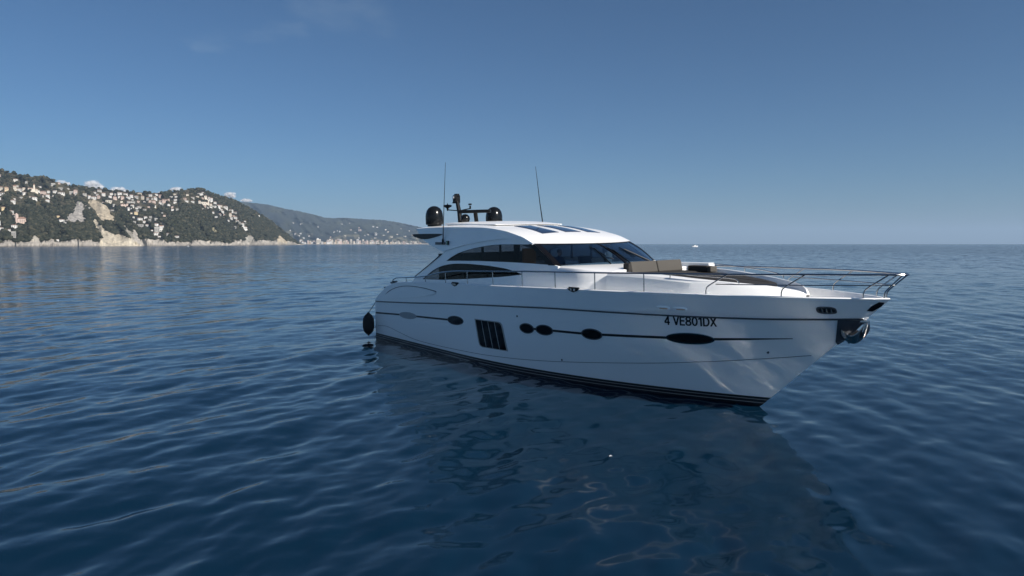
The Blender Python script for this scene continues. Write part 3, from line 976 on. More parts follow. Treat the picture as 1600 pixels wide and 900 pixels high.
def cloud_mat():
    m = bpy.data.materials.new('cloud_vapour'); m.use_nodes = True
    n, l = m.node_tree.nodes, m.node_tree.links; n.clear()
    o = n.new('ShaderNodeOutputMaterial'); mx = n.new('ShaderNodeMixShader'); t = n.new('ShaderNodeBsdfTransparent'); d = n.new('ShaderNodeBsdfDiffuse')
    d.inputs['Color'].default_value = (.85, .83, .82, 1)
    lw = n.new('ShaderNodeLayerWeight'); lw.inputs['Blend'].default_value = .5
    tc = n.new('ShaderNodeTexCoord'); nz = n.new('ShaderNodeTexNoise'); nz.inputs['Scale'].default_value = .004; nz.inputs['Detail'].default_value = 6
    l.new(tc.outputs['Object'], nz.inputs['Vector'])
    mr = n.new('ShaderNodeMapRange'); mr.inputs['From Min'].default_value = .0; mr.inputs['From Max'].default_value = .75; mr.inputs['To Min'].default_value = .58; mr.inputs['To Max'].default_value = 1
    l.new(lw.outputs['Facing'], mr.inputs['Value'])
    ad2 = n.new('ShaderNodeMath'); ad2.operation = 'ADD'; ad2.use_clamp = True
    sb = n.new('ShaderNodeMath'); sb.operation = 'SUBTRACT'; sb.inputs[1].default_value = .5
    l.new(nz.outputs[0], sb.inputs[0]); l.new(mr.outputs[0], ad2.inputs[0]); l.new(sb.outputs[0], ad2.inputs[1])
    l.new(ad2.outputs[0], mx.inputs[0]); l.new(d.outputs[0], mx.inputs[1]); l.new(t.outputs[0], mx.inputs[2])
    l.new(mx.outputs[0], o.inputs['Surface'])
    return m


CLOUDM = cloud_mat()
for a in [(100, 286, 26, 13, 1, 'flat white cloud half hidden behind the left ridge'), (149, 291, 26, 17, 2, 'largest round white cloud above the saddle villas'), (188, 297, 30, 12, 3, 'low pinkish cloud over the middle of the ridge'),
          (258, 301, 14, 9, 4, 'faint cloud just left of the dark summit'), (278, 296, 14, 11, 5, 'small bright cloud beside the dark summit'), (362, 305, 11, 13, 6, 'small pale cloud right of the dark summit'), (388, 312, 16, 9, 7, 'faint low cloud above the far mountain crest')]:
    cumulus(*a)

# ------------------------------------------------------------------ the yacht (x forward, y to port, z up from the water line)
HDG = R(-53.5)
YO = Vector((-4.70, 33.86, 0))
yacht = empty('motor_yacht', YO, HDG)
setp(yacht, 'sleek white motor yacht lying still with black hull portholes and arched side windows', 'yacht')
LIST = R(1.2)                                   # she leans a little to starboard
yacht.rotation_euler = (LIST, 0, HDG)
YM = Matrix.Translation(YO) @ Matrix.Rotation(HDG, 4, 'Z') @ Matrix.Rotation(LIST, 4, 'X')


def hbs(x):
    x = min(max(x, 0), 22.619)
    return 2.85 - .15 * ((8 - x) / 8) ** 2 if x < 8 else 2.85 * (1 - ((x - 8) / 14.62) ** 3.5) ** .9


def hbk(x):
    x = min(max(x, 0), 22.129)
    return 2.80 - .15 * ((8 - x) / 8) ** 2 if x < 8 else 2.80 * (1 - ((x - 8) / 14.13) ** 3.0) ** .92


def hbw(x):
    x = min(max(x, 0), 19.3)
    return 2.45 + .13 * x / 8 if x < 8 else 2.58 * (1 - ((x - 8) / 11.3) ** 2.05)


def zs(x):
    return float(np.interp(x, [1.3, 1.74, 2.36, 3.0, 3.6, 5.67, 7.68, 10.26, 12.48, 14.49, 17, 20, 22.62], [2.05, 2.27, 2.57, 2.71, 2.79, 2.90, 2.945, 3.0, 3.05, 3.09, 3.115, 3.13, 3.13]))


def zk(x):
    return float(np.interp(x, [.97, 4.43, 7.6, 10.9, 13.5, 15.8, 18.6, 20.1, 21.4, 22.13], [1.81, 1.99, 2.18, 2.34, 2.45, 2.49, 2.53, 2.56, 2.61, 2.645]))


def zdeck(x):
    return zs(x) - float(np.interp(x, [0, 13, 16, 19, 22.6], [.05, .05, .34, .42, .30]))


def hin(x):
    """Half breadth of the hull inside, at deck level."""
    if x > 22.05:
        return .01
    f = min(max((zdeck(x) - zk(x)) / (zs(x) - zk(x)), 0.), 1.)
    return max(min(hbk(x) + (hbs(x) - hbk(x)) * f - .06, hbs(x) - .11), .01)


def make_hull():
    us = np.linspace(0, 1, 130)
    ts = 1 - (1 - us) ** 1.7

    def curve(x0, x1, hb, z, hmin=0.0):
        out = []
        for t in ts:
            xx = x0 + (x1 - x0) * t
            out.append(np.array([xx, max(hb(xx), hmin), z(xx)]))
        return out
    W0 = curve(.41, 19.3, hbw, lambda x: 0.)
    Kn = curve(.97, 22.13, hbk, zk)
    Sh = curve(1.3, 22.62, hbs, zs)
    rows, mats = [], []
    keel = [np.array([.3 + (17.2) * t, 0.0, -.95]) for t in ts]
    bil = [np.array([.35 + 18.2 * t, .86 * hbw(.41 + 18.89 * t) * (1 - .35 * t), -.45]) for t in ts]
    lev = [0, .085, .105, .185, .205, .275]

    def wrow(h):
        out = []
        for a, b in zip(W0, Kn):
            v = h / b[2]
            out.append(a + (b - a) * np.array([v, v, 0]) + np.array([0, 0, h]))
        return out
    rows = [keel, bil] + [wrow(h) for h in lev]
    mats = [1, 1, 1, 2, 1, 2, 1]
    base = rows[-1]
    for f in (.08, .16, .26, .36, .48, .6, .72, .84, .93):
        r = []
        for t, a, b in zip(ts, base, Kn):
            e = .80 + .62 * t ** 3
            r.append(np.array([a[0] + (b[0] - a[0]) * f, a[1] + (b[1] - a[1]) * f ** e, a[2] + (b[2] - a[2]) * f]))
        rows.append(r); mats.append(0)
    rows.append(Kn); mats.append(0)
    rows.append([p + np.array([0, .035 if p[1] > .05 else 0, .03]) for p in Kn]); mats.append(0)      # step of the topside
    up0 = rows[-1]
    for f in (.2, .4, .6, .8, 1.0):
        rows.append([a + (b - a) * f for a, b in zip(up0, Sh)]); mats.append(0)
    cap = [np.array([p[0] - .02, max(p[1] - .025, 0), p[2] + .025]) for p in Sh]
    cap2 = [np.array([p[0] - .04, max(p[1] - .09, 0), p[2] + .022]) for p in Sh]
    inn = [np.array([min(p[0] - .05, 21.98), hin(min(p[0] - .05, 21.98)), zdeck(p[0]) - .01]) for p in Sh]
    rows += [cap, cap2, inn]; mats += [0, 0, 0]
    mb = MB()
    for s in (-1, 1):
        for i in range(len(rows) - 1):
            mb.grid([[(p[0], s * p[1], p[2]) for p in rows[i]], [(p[0], s * p[1], p[2]) for p in rows[i + 1]]], mats[i])
    tr = [r[0] for r in rows[:-3]]                                 # transom
    mb.grid([[(p[0], -p[1], p[2]) for p in tr], [(p[0], p[1], p[2]) for p in tr]], 0)
    return mb.build('hull', [M['gel'], M['black'], M['pin']], yacht, angle=28)


hull = make_hull()
HB = BVHTree.FromPolygons([v.co[:] for v in hull.data.vertices], [p.vertices[:] for p in hull.data.polygons])


def onhull(x, z, off=.0):
    hit, nrm, *_ = HB.ray_cast(Vector((x, -6, z)), Vector((0, 1, 0)))
    if hit is None:
        return Vector((x, -.02 - off, z))
    if nrm.y > 0:
        nrm = -nrm
    return hit + nrm * off


def hull_plate(name, mat, outline, front, back=.002, step=.12, mi=0, mb=None, parent=None):
    own = mb is None
    mb = mb or MB()
    plate(mb, outline, [], lambda x, z, d: tuple(onhull(x, z, front if d == 0 else -back)), 1, step)
    return mb.build(name, mat, parent or hull, smooth=True, angle=40) if own else None


def ellipse(cx, cz, rx, rz, n=40, slope=0., p=2.0):
    out = []
    for k in range(n):
        a = 2 * math.pi * k / n
        ca, sa = math.cos(a), math.sin(a)
        ex = rx * math.copysign(abs(ca) ** (2 / p), ca); ez = rz * math.copysign(abs(sa) ** (2 / p), sa)
        out.append((cx + ex, cz + ez + ex * slope))
    return out


# rubbing line under the topside, chine line
def hull_line(name, pts, width, mat, off=.012, n=60):
    P = resample(catmull(pts, 8), n)
    rows = []
    for x_, z_ in P:
        rows.append([onhull(x_, z_ + width / 2, .0), onhull(x_, z_ + width / 2, off), onhull(x_, z_ - width / 2, off), onhull(x_, z_ - width / 2, .0)])
    mb = MB(); mb.grid(rows)
    return mb.build(name, mat, hull, smooth=False)


hull_line('rubbing_strake', [(x_, zk(x_) - .012) for x_ in np.linspace(1.05, 22.04, 24)], .036, M['dgrey'], .02, 140)
hull_line('chine_strake', [(.9, .66), (1.9, .72), (3.15, .57), (4.5, .42), (6.2, .39), (8.2, .42), (10.2, .47), (12.8, .62), (16.3, .96), (18.0, 1.17), (19.5, 1.39), (20.8, 1.6)], .012, M['dgrey'], .008, 120)
PORTS = [(8.05, 1.565, .53, .145), (12.30, 1.675, .31, .145), (13.12, 1.695, .35, .145), (15.04, 1.74, .35, .145), (18.10, 1.875, .62, .135)]
for (cx, cz, rx, rz) in PORTS:
    rim = MB()
    outl, inl = ellipse(cx, cz, rx + .035, rz + .03, slope=.04), ellipse(cx, cz, rx, rz, slope=.04)
    rows = [[onhull(*p, 0) for p in outl], [onhull(*p, .02) for p in outl], [onhull(*p, .02) for p in inl], [onhull(*p, .006) for p in inl]]
    rim.grid([r + [r[0]] for r in rows])
    ob = MB(); plate(ob, inl, [], lambda x, z, d: tuple(onhull(x, z, .010 if d == 0 else .001)), 1, .1)
    b = len(ob.v); ob.v += rim.v; ob.f += [tuple(i + b for i in f) for f in rim.f]; ob.m += [1] * len(rim.f)
    ob.build('porthole', [M['darkglass'], M['dgrey'] if cx < 17 else M['steel']], hull)
pl = MB(); plate(pl, ellipse(4.15, 1.42, .80, .145, slope=.035), [], lambda x, z, d: tuple(onhull(x, z, .012 if d == 0 else -.002)), 1, .1)
setp(pl.build('porthole', pbr('grey_port_cover', (.34, .35, .36), .3, var=.05), hull), 'grey covered porthole near the stern')
for a, b in [((.85, 1.265), (3.36, 1.392)), ((4.94, 1.447), (7.53, 1.546)), ((12.6, 1.688), (12.78, 1.69)), ((13.46, 1.708), (14.70, 1.728)), ((15.38, 1.755), (17.49, 1.848)), ((18.70, 1.90), (20.55, 2.045))]:
    N = 24
    rows = []
    for k in range(N + 1):
        t = k / N
        x_ = a[0] + (b[0] - a[0]) * t; z_ = a[1] + (b[1] - a[1]) * t
        w = .036 * (1 if b[0] < 19 else 1 - .8 * t)
        rows.append([onhull(x_, z_ + w, 0), onhull(x_, z_ + w, .008), onhull(x_, z_ - w, .008), onhull(x_, z_ - w, 0)])
    mb = MB(); mb.grid(rows); mb.build('hull_stripe', M['black'], hull, smooth=False)

# engine vent: pale frame and four dark panels
def vent_outline(u0, u1, v0, v1, r0=0., r1=0.):
    A, B, C, D = np.array((9.46, 1.72)), np.array((11.01, 1.74)), np.array((11.05, .78)), np.array((9.51, .755))
    A, B = A + (-.02, 0), B + (-.02, 0); C, D = C + (.04, 0), D + (.04, 0)

    def q(u, v):
        return tuple((A * (1 - u) + B * u) * (1 - v) + (D * (1 - u) + C * u) * v)
    pts = [q(u0, v0)]
    if r1:
        pts += [q(u1 - r1 * 1.0, v0), q(u1 - r1 * .4, v0 + .03), q(u1 - r1 * .1, v0 + .09), q(u1, v0 + .2)]
    else:
        pts += [q(u1, v0)]
    pts += [q(u1, v1)]
    if r0:
        pts += [q(u0 + r0, v1), q(u0 + r0 * .4, v1 - .03), q(u0 + r0 * .1, v1 - .08), q(u0, v1 - .18)]
    else:
        pts += [q(u0, v1)]
    return pts


vent = hull_plate('vent_grille', M['pin'], vent_outline(-.03, 1.03, -.03, 1.03, .12, .12), .012, step=.2)
for k in range(4):
    p_ = hull_plate('vent_panel', M['darkglass'], vent_outline(k * .25 + .012, k * .25 + .238, 0, 1, .1 if k == 0 else 0, .1 if k == 3 else 0), .018, step=.2, parent=hull)
hull_plate('quarter_moulding', M['gel'], catmull([(1.95, 2.05), (2.64, 2.35), (3.56, 2.57), (4.6, 2.66), (5.79, 2.645), (6.8, 2.58), (6.45, 2.44), (4.98, 2.25), (3.4, 2.10)], 6, True), .03, step=.25)
hull_line('moulding_line', [(1.95, 2.08), (2.64, 2.39), (3.56, 2.61), (4.6, 2.70), (5.79, 2.685), (6.85, 2.60)], .025, M['dgrey'], .02, 50)

# registration number
def registration():
    """Bold upright capitals built stroke by stroke and laid on the hull."""
    def arc(cx, cy, rx, ry, a0, a1, n=14):
        return [(cx + rx * math.cos(R(a0 + (a1 - a0) * k / n)), cy + ry * math.sin(R(a0 + (a1 - a0) * k / n))) for k in range(n + 1)]
    G = {
        '4': (.62, [[(.43, 0), (.43, 1)], [(.43, .93), (.06, .33)], [(.02, .29), (.60, .29)]]),
        'V': (.70, [[(.08, 1), (.35, .03)], [(.35, .03), (.62, 1)]]),
        'E': (.60, [[(.10, 0), (.10, 1)], [(.10, .925), (.56, .925)], [(.10, .52), (.52, .52)], [(.10, .075), (.57, .075)]]),
        '8': (.64, [arc(.32, .735, .205, .195, 0, 360, 22), arc(.32, .285, .235, .215, 0, 360, 22)]),
        '0': (.64, [arc(.32, .5, .225, .425, 0, 360, 28)]),
        '1': (.48, [[(.31, 0), (.31, 1)], [(.31, .90), (.06, .74)]]),
        'D': (.68, [[(.10, 0), (.10, 1)], [(.10, .925)] + arc(.30, .5, .29, .425, 90, -90, 18) + [(.10, .075)]]),
        'X': (.68, [[(.08, 1), (.60, 0)], [(.60, 1), (.08, 0)]]),
        ' ': (.30, []),
    }
    text = '4 VE801DX'
    total = sum(G[ch][0] for ch in text)
    mb = MB()
    x = 0.
    for ch in text:
        w, strokes = G[ch]
        for st_ in strokes:
            P = np.array(resample(st_, max(2, int(len(st_) * 1.5)) if len(st_) > 2 else 6))
            rows = []
            for i, p in enumerate(P):
                d = P[min(i + 1, len(P) - 1)] - P[max(i - 1, 0)]
                if len(st_) > 20 and i in (0, len(P) - 1):
                    d = P[1] - P[-2]
                d = d / np.linalg.norm(d)
                q = np.array([-d[1], d[0]]) * .083
                rows.append([p + q, p - q])
            rows2 = []
            for r_ in rows:
                o_ = []
                for q in r_:
                    t = (x + q[0]) / total; h = min(max(q[1], 0.), 1.)
                    o_.append(onhull(17.53 + 1.40 * t + .07 * h, 2.225 + .04 * t + .265 * h, .006))
                rows2.append(o_)
            mb.grid(rows2)
        x += w
    o = mb.build('registration_number', M['ink'], hull, smooth=False)
    o['label'] = 'black registration lettering on the bow'


registration()
for a in (17.66, 18.13):                                       # two slim lamps on the topside
    mb = MB()
    plate(mb, ellipse(a, 2.712, .185, .048, p=3.), [], lambda x, z, d: tuple(onhull(x, z, .045 if d == 0 else 0)), 1, .04)
    b = MB(); plate(b, ellipse(a + .03, 2.722, .12, .016, p=3.), [], lambda x, z, d: tuple(onhull(x, z, .052 if d == 0 else .044)), 1, .04)
    k = len(mb.v); mb.v += b.v; mb.f += [tuple(i + k for i in f) for f in b.f]; mb.m += [1] * len(b.f)
    mb.build('courtesy_lamp', [M['gel'], M['orange']], hull)
fl = MB()                                                        # oval roller fairlead near the bow
o1, o2 = ellipse(21.44, 2.84, .19, .085, p=3.), ellipse(21.44, 2.84, .16, .058, p=3.)
rows = [[onhull(*p, 0) for p in o1], [onhull(*p, .03) for p in o1], [onhull(*p, .03) for p in o2], [onhull(*p, .008) for p in o2]]
fl.grid([r + [r[0]] for r in rows], 0)
plate(fl, o2, [], lambda x, z, d: tuple(onhull(x, z, .008 if d == 0 else .001)), 1, .06, 1)
for dx in (-.085, .0, .085):
    fl.tube([onhull(21.44 + dx, 2.79, .022), onhull(21.44 + dx, 2.885, .022)], .02, 8, 2)
fl.build('bow_fairlead', [M['dgrey'], M['black'], M['steel']], hull)
for x_, z_ in ((19.9, 1.62), (13.6, .75), (11.9, 2.05)):
    mb = MB(); mb.lathe([(.035, 0), (.035, .012), (.02, .014), (.001, .006)], onhull(x_, z_, 0), 12, axis=(0, -1, 0)); mb.build('drain_outlet', M['dgrey'], hull)
hull_plate('bow_badge', M['darkglass'], [(22.16, 2.84), (22.24, 2.83), (22.42, 2.955), (22.50, 3.05), (22.42, 3.06), (22.26, 2.95)], .015, step=.05)
hull_plate('anchor_pocket', M['dgrey'], [(21.57, 2.58), (21.37, 2.0), (21.42, 1.93), (21.55, 2.02), (21.75, 2.22), (22.08, 2.60)], .015, step=.06)
for x_ in (8.23, 14.70):                                        # mooring fairleads in the gunwale
    mb = MB()
    c = onhull(x_, zs(x_) - .05, .0)
    plate(mb, [(x_ - .24, zs(x_) + .03), (x_ + .24, zs(x_) + .03), (x_ + .15, zs(x_) - .04), (x_, zs(x_) - .085), (x_ - .15, zs(x_) - .04)], [], lambda x, z, d: (x, -hbs(x) - (.02 if d == 0 else -.02), z), 1, .1)
    mb.tube([(x_ - .07, -hbs(x_) - .03, zs(x_) - .04), (x_ - .07, -hbs(x_) - .03, zs(x_) + .035)], .03, 8, 1)
    mb.tube([(x_ + .07, -hbs(x_) - .03, zs(x_) - .04), (x_ + .07, -hbs(x_) - .03, zs(x_) + .035)], .03, 8, 1)
    mb.tube([(x_ - .22, -hbs(x_) + .02, zs(x_) + .05), (x_ + .22, -hbs(x_) + .02, zs(x_) + .05)], .022, 8, 0)
    mb.build('mooring_fairlead', [M['gasket'], M['steel']], hull)

# deck
mb = MB()
rows = []
for x_ in np.r_[np.linspace(1.6, 20, 60), np.linspace(20.2, 22.0, 20)]:
    w = hin(x_ - .05) + .01
    rows.append([(x_ - .05, w * e, zdeck(x_) + .03 * (1 - e * e)) for e in np.linspace(-1, 1, 9)])
mb.grid(rows)
mb.build('deck', M['deck'], yacht)
mb = MB(); mb.box((-.35, 0, .34), (1.5, 3.7, .14), bev=.05); mb.build('swim_platform', M['gel'], yacht)
for x_, dz in ((2.05, .03), (2.75, .05), (3.05, .04)):
    c = Vector((x_, -hbs(x_) + .10, zs(x_) + dz))
    mb = MB(); mb.tube([c + Vector((-.16, 0, .05)), c + Vector((.16, 0, .07))], .03, 8); mb.tube([c + Vector((-.07, 0, -.12)), c + Vector((-.07, 0, .05))], .025, 8); mb.tube([c + Vector((.07, 0, -.12)), c + Vector((.07, 0, .05))], .025, 8)
    mb.build('mooring_cleat', M['dgrey'], yacht)


# ---- superstructure
def sw(z):
    return 2.42 - .12 * (z - 3)


def side(s, off=0.):
    return lambda x, z, d: (x, s * (sw(z) + off - d), z)


CREASE = catmull([(6.56, 4.15), (7.4, 4.29), (8.28, 4.42), (9.85, 4.58), (11.29, 4.62), (12.24, 4.465)], 6)
UPWIN = catmull([(6.76, 3.775), (7.26, 3.98), (7.93, 4.16), (9.12, 4.34), (10.26, 4.425), (12.16, 4.43)], 6) + [(13.30, 3.775), (12.2, 3.80), (11.15, 3.815), (9.08, 3.82), (7.6, 3.80)]
LOWIN = catmull([(4.98, 2.985), (5.51, 3.25), (5.9, 3.41), (6.37, 3.55), (7.09, 3.66), (8.1, 3.70), (9.1, 3.685), (10.0, 3.65), (10.9, 3.58), (11.77, 3.435)], 5) + catmull([(11.7, 3.41), (10.95, 3.33), (10.0, 3.25), (7.89, 3.10), (6.48, 3.02)], 4)
ARCHAFT = [(6.43, 4.03), (6.1, 3.88), (5.83, 3.74), (5.45, 3.54), (5.07, 3.35), (4.7, 3.18), (4.36, 3.02), (4.15, 2.85)]
ARCH = CREASE + [(12.26, 4.44), (13.42, 3.77), (13.6, 3.74), (13.6, 2.90), (4.2, 2.82)] + list(reversed(ARCHAFT))
EDGE = catmull([(4.22, 5.085), (5.15, 5.105), (6.58, 5.105), (7.99, 5.075), (9.41, 5.03), (10.54, 4.91), (11.27, 4.77), (11.75, 4.655), (12.26, 4.47)], 6)
WING = EDGE + list(reversed(CREASE)) + [(6.69, 4.11), (6.2, 4.22), (5.71, 4.345), (5.2, 4.50), (4.85, 4.62), (4.60, 4.78), (4.37, 4.94)]
FIN = catmull([(3.94, 4.84), (4.3, 4.71), (5.03, 4.645), (5.65, 4.69), (6.39, 4.81), (6.13, 4.85), (4.55, 4.865)], 5, True)


def scale_poly(poly, k):
    cx = sum(p[0] for p in poly) / len(poly); cz = sum(p[1] for p in poly) / len(poly)
    return [(cx + (p[0] - cx) * k, cz + (p[1] - cz) * k) for p in poly]


for s in (-1, 1):
    mb = MB(); plate(mb, ARCH, [UPWIN, LOWIN], side(s), .07, .35)
    cs = mb.build('cabin_side', M['gel'], yacht)
    mb = MB(); plate(mb, WING, [], side(s, .05), .16, .35); mb.build('roof_wing', M['gel'], yacht)
    mb = MB(); plate(mb, FIN, [], side(s, .075), .4, .2); mb.build('roof_fin', M['gasket'], yacht)
    mb = MB(); plate(mb, UPWIN, [], side(s, -.035), .015, .4)
    uw = mb.build('side_window', M['glasss'], yacht, smooth=False)
    for x_, w_, z0, z1 in ((7.75, .05, 3.79, 4.08), (9.15, .09, 3.80, 4.31), (10.28, .05, 3.80, 4.39), (11.25, .28, 3.80, 4.40)):
        mb = MB(); mb.box((x_, s * (sw(4.05) - .11), (z0 + z1) / 2), (w_, .06, z1 - z0 + .04)); mb.build('window_pillar', M['inter'], uw, smooth=False)
    mb = MB(); plate(mb, UPWIN, [scale_poly(UPWIN, .955)], side(s, -.028), .004, 1.0); mb.build('window_border', M['gasket'], uw, smooth=False)
    mb = MB(); plate(mb, LOWIN, [], side(s, -.035), .015, .4)
    lw_ = mb.build('saloon_window', M['glasss'], yacht, smooth=False)
    mb = MB(); plate(mb, LOWIN, [scale_poly(LOWIN, .96)], side(s, -.028), .004, 1.0); mb.build('window_border', M['gasket'], lw_, smooth=False)
    mb = MB(); mb.tube([(6.36, s * (sw(4.0) + .02), 4.02), (5.3, s * (sw(3.5) + .02), 3.50), (4.30, s * (sw(3.05) + .02), 3.04)], .022, 6); mb.build('grab_bar', M['dgrey'], yacht)

for s in (-1, 1):
    mb = MB(); plate(mb, [(12.02, 4.44), (12.29, 4.44), (13.45, 3.765), (13.12, 3.765)], [], side(s, .012), .014, .3); mb.build('screen_pillar', M['gasket'], yacht)

# roof shell
CENT = catmull([(4.05, 5.19), (5.0, 5.23), (6.6, 5.235), (8, 5.215), (9.4, 5.14), (10.7, 4.99), (11.6, 4.83), (12.25, 4.67), (12.7, 4.53), (12.95, 4.445)], 6)
Ee, Cc = resample(EDGE, 70), resample(CENT, 70)
rows = []
for e, c in zip(Ee, Cc):
    r = []
    for h in np.sin(np.linspace(-math.pi / 2, math.pi / 2, 31)):
        bl = max(0, 1 - h * h)
        r.append(Vector((e[0] + (c[0] - e[0]) * bl, h * (sw(e[1]) + .05), e[1] + (c[1] - e[1]) * bl ** .62)))
    rows.append(r)
mb = MB(); mb.grid(rows)
ROOFB = BVHTree.FromPolygons([v[:] for v in mb.v], mb.f)
und = [[p + Vector((-.02, 0, -.05)) for p in r] for r in rows]
mb.grid(und, 1)
for a, b in ((rows[0], und[0]), (rows[-1], und[-1]), ([r[0] for r in rows], [r[0] for r in und]), ([r[-1] for r in rows], [r[-1] for r in und])):
    mb.grid([a, b])
roof = mb.build('roof', [M['gel'], M['interl']], yacht, angle=50)


def onroof(x, y, off=0.):
    hit, nrm, *_ = ROOFB.ray_cast(Vector((x, y, 8)), Vector((0, 0, -1)))
    if hit is None:
        return Vector((x, y, 5.0 + off))
    if nrm.z < 0:
        nrm = -nrm
    return hit + nrm * off


for y0, y1 in ((-1.34, -.60), (-.28, .44), (.76, 1.40)):
    mb = MB()
    ol = [(9.85, y0 + .1), (9.85, y1 + .1), (11.62, y1), (11.62, y0)]
    plate(mb, ol, [], lambda x, z, d: tuple(onroof(x, z, .014 if d == 0 else .001)), 1, .2)
    mb.build('skylight', M['skyglass'], roof)
mb = MB()
plate(mb, [(5.6, -1.62), (9.2, -1.62), (9.5, -1.2), (9.62, -.6), (9.66, 0), (9.62, .6), (9.5, 1.2), (9.2, 1.62), (5.6, 1.62)], [], lambda x, z, d: tuple(onroof(x, z, (.10 - .05 * max(0, x - 8.4)) if d == 0 else .03)), 1, .3)
mb.build('sliding_roof', M['gel'], roof)
mb = MB()
plate(mb, [(5.7, -1.56), (9.15, -1.56), (9.44, -1.16), (9.56, -.6), (9.6, 0), (9.56, .6), (9.44, 1.16), (9.15, 1.56), (5.7, 1.56)], [], lambda x, z, d: tuple(onroof(x, z, .029 if d == 0 else .001)), 1, .3)
mb.build('roof_edge_shadow', M['gasket'], roof)  # black sheet standing in for the shadow under the sliding roof's edge

# windscreen: two raked panes, black mullion and pillars
def ws(h, v, off=0.):
    bl = 1 - h * h
    top = Vector((12.27 + .64 * bl, h * (sw(4.45) - .01), 4.455 - .02 * bl))
    bot = Vector((13.40 + .92 * bl, h * (sw(3.77) - .01), 3.775))
    p = top.lerp(bot, v)
    return p + Vector((.4 * bl + .2, h * .5, .6)).normalized() * (.05 * math.sin(math.pi * v) + off)


def ws_patch(h0, h1, v0, v1, off, th, nh=14, nv=6):
    g = [[ws(h0 + (h1 - h0) * i / nh, v0 + (v1 - v0) * j / nv, off) for i in range(nh + 1)] for j in range(nv + 1)]
    g2 = [[ws(h0 + (h1 - h0) * i / nh, v0 + (v1 - v0) * j / nv, off - th) for i in range(nh + 1)] for j in range(nv + 1)]
    mb = MB(); mb.grid(g); mb.grid(g2)
    for a, b in ((g[0], g2[0]), (g[-1], g2[-1]), ([r[0] for r in g], [r[0] for r in g2]), ([r[-1] for r in g], [r[-1] for r in g2])):
        mb.grid([a, b])
    return mb


wscr = ws_patch(-.022, .022, 0, 1, .012, .05, 2).build('windscreen', M['gasket'], yacht)
ws_patch(-.995, -.93, 0, 1, .012, .05, 3).build('windscreen_pillar', M['gasket'], wscr)
ws_patch(.93, .995, 0, 1, .012, .05, 3).build('windscreen_pillar', M['gasket'], wscr)
ws_patch(-.93, -.022, .0, .045, .010, .03).build('windscreen_band', M['gasket'], wscr)
ws_patch(.022, .93, .0, .045, .010, .03).build('windscreen_band', M['gasket'], wscr)
ws_patch(-.93, -.022, .04, 1, 0, .012).build('windscreen_pane', M['glassw'], wscr)
ws_patch(.022, .93, .04, 1, 0, .012).build('windscreen_pane', M['glassw'], wscr)
for a, b, c in (((-.30, 1.02), (-.26, .35), (-.31, .30)), ((.05, 1.02), (.02, .45), (-.02, .3)), ((.62, 1.0), (.28, .45), (.24, .40))):
    mb = MB(); mb.tube([ws(*a, .03), ws(*b, .05)], .022, 6); mb.tube([ws(b[0] - .02, b[1] - .12, .03), ws(b[0] + .03, b[1] + .35, .03)], .016, 6)
    mb.build('wiper', M['mast'], wscr)


def loft(st, name, mat, crown=.05, zb=None):
    rows = []
    for (x_, wb, wt, zt) in st:
        z0 = zdeck(x_) - .03 if zb is None else zb
        h = [(-wb, z0), (-(wb * .45 + wt * .55), z0 + (zt - z0) * .55), (-wt - .02, zt - .10), (-wt + .03, zt - .025), (-wt + .13, zt)]
        mid = [(-wt * .5, zt + crown * .8), (0, zt + crown)] if crown > 0 else [(-wt * .80, zt + .005), (-wt * .76, zt + crown), (0, zt + crown)]
        sec = h + mid + [(-a, b) for a, b in reversed(h + mid[:-1])]
        rows.append([(x_, a if abs(a) > 0 else 0, b) for a, b in sec])
    mb = MB(); mb.grid(rows)
    for r in (rows[0], rows[-1]):
        mb.add(r, [tuple(range(len(r)))])
    return mb.build(name, mat, yacht, angle=30)


def fine(st, n=6):
    return [tuple(p) for p in catmull(st, n)]


loft([(13.35, 2.43, 2.34, 3.735), (13.8, 2.43, 2.335, 3.73), (14.25, 2.42, 2.32, 3.715), (14.5, 2.40, 2.29, 3.70), (14.75, 2.33, 2.22, 3.68), (15.05, 2.20, 2.08, 3.66), (15.45, 1.98, 1.86, 3.62)], 'windscreen_cowl', M['gel'], .05)
trunk = loft(fine([(15.50, 2.12, 2.06, 3.60), (16, 2.08, 2.02, 3.60), (16.5, 2.02, 1.96, 3.59), (17, 1.95, 1.89, 3.57), (17.5, 1.85, 1.79, 3.54), (18, 1.73, 1.67, 3.50), (18.5, 1.57, 1.50, 3.46), (19, 1.38, 1.30, 3.42), (19.5, 1.14, 1.05, 3.38), (19.9, .90, .80, 3.34), (20.2, .66, .56, 3.29), (20.45, .40, .30, 3.22), (20.6, .2, .1, 3.10)]), 'foredeck_trunk', M['gel'], -.19)

# foredeck lounge
sofa = MB(); sofa.box((15.86, .12, 3.47), (.85, 2.3, .12), bev=.04); sofa = sofa.build('foredeck_seat', M['darkcush'], yacht)
for y_ in (-.47, .71):
    mb = MB(); mb.box((15.44, y_, 3.685), (.18, 1.16, .37), ry=R(-16), bev=.05); mb.build('seat_backrest', M['taupe'], sofa)
mb = MB(); mb.box((15.42, -1.12, 3.66), (.24, .13, .34), bev=.03); mb.build('seat_end', M['darkcush'], sofa)
mb = MB(); mb.box((16.25, 1.28, 3.60), (.75, .32, .19), bev=.05); mb.build('seat_arm', M['darkcush'], sofa)
mb = MB(); mb.box((16.70, 1.28, 3.595), (.14, .32, .18), bev=.04); mb.build('seat_arm', M['taupe'], sofa)
mb = MB(); mb.box((15.55, 1.80, 3.66), (1.5, .30, .20), bev=.04); mb.build('seat_coaming', M['gel'], yacht)
PADX, PADZ = [16, 17, 18, 19, 19.7], [3.46, 3.445, 3.39, 3.315, 3.26]
mb = MB()
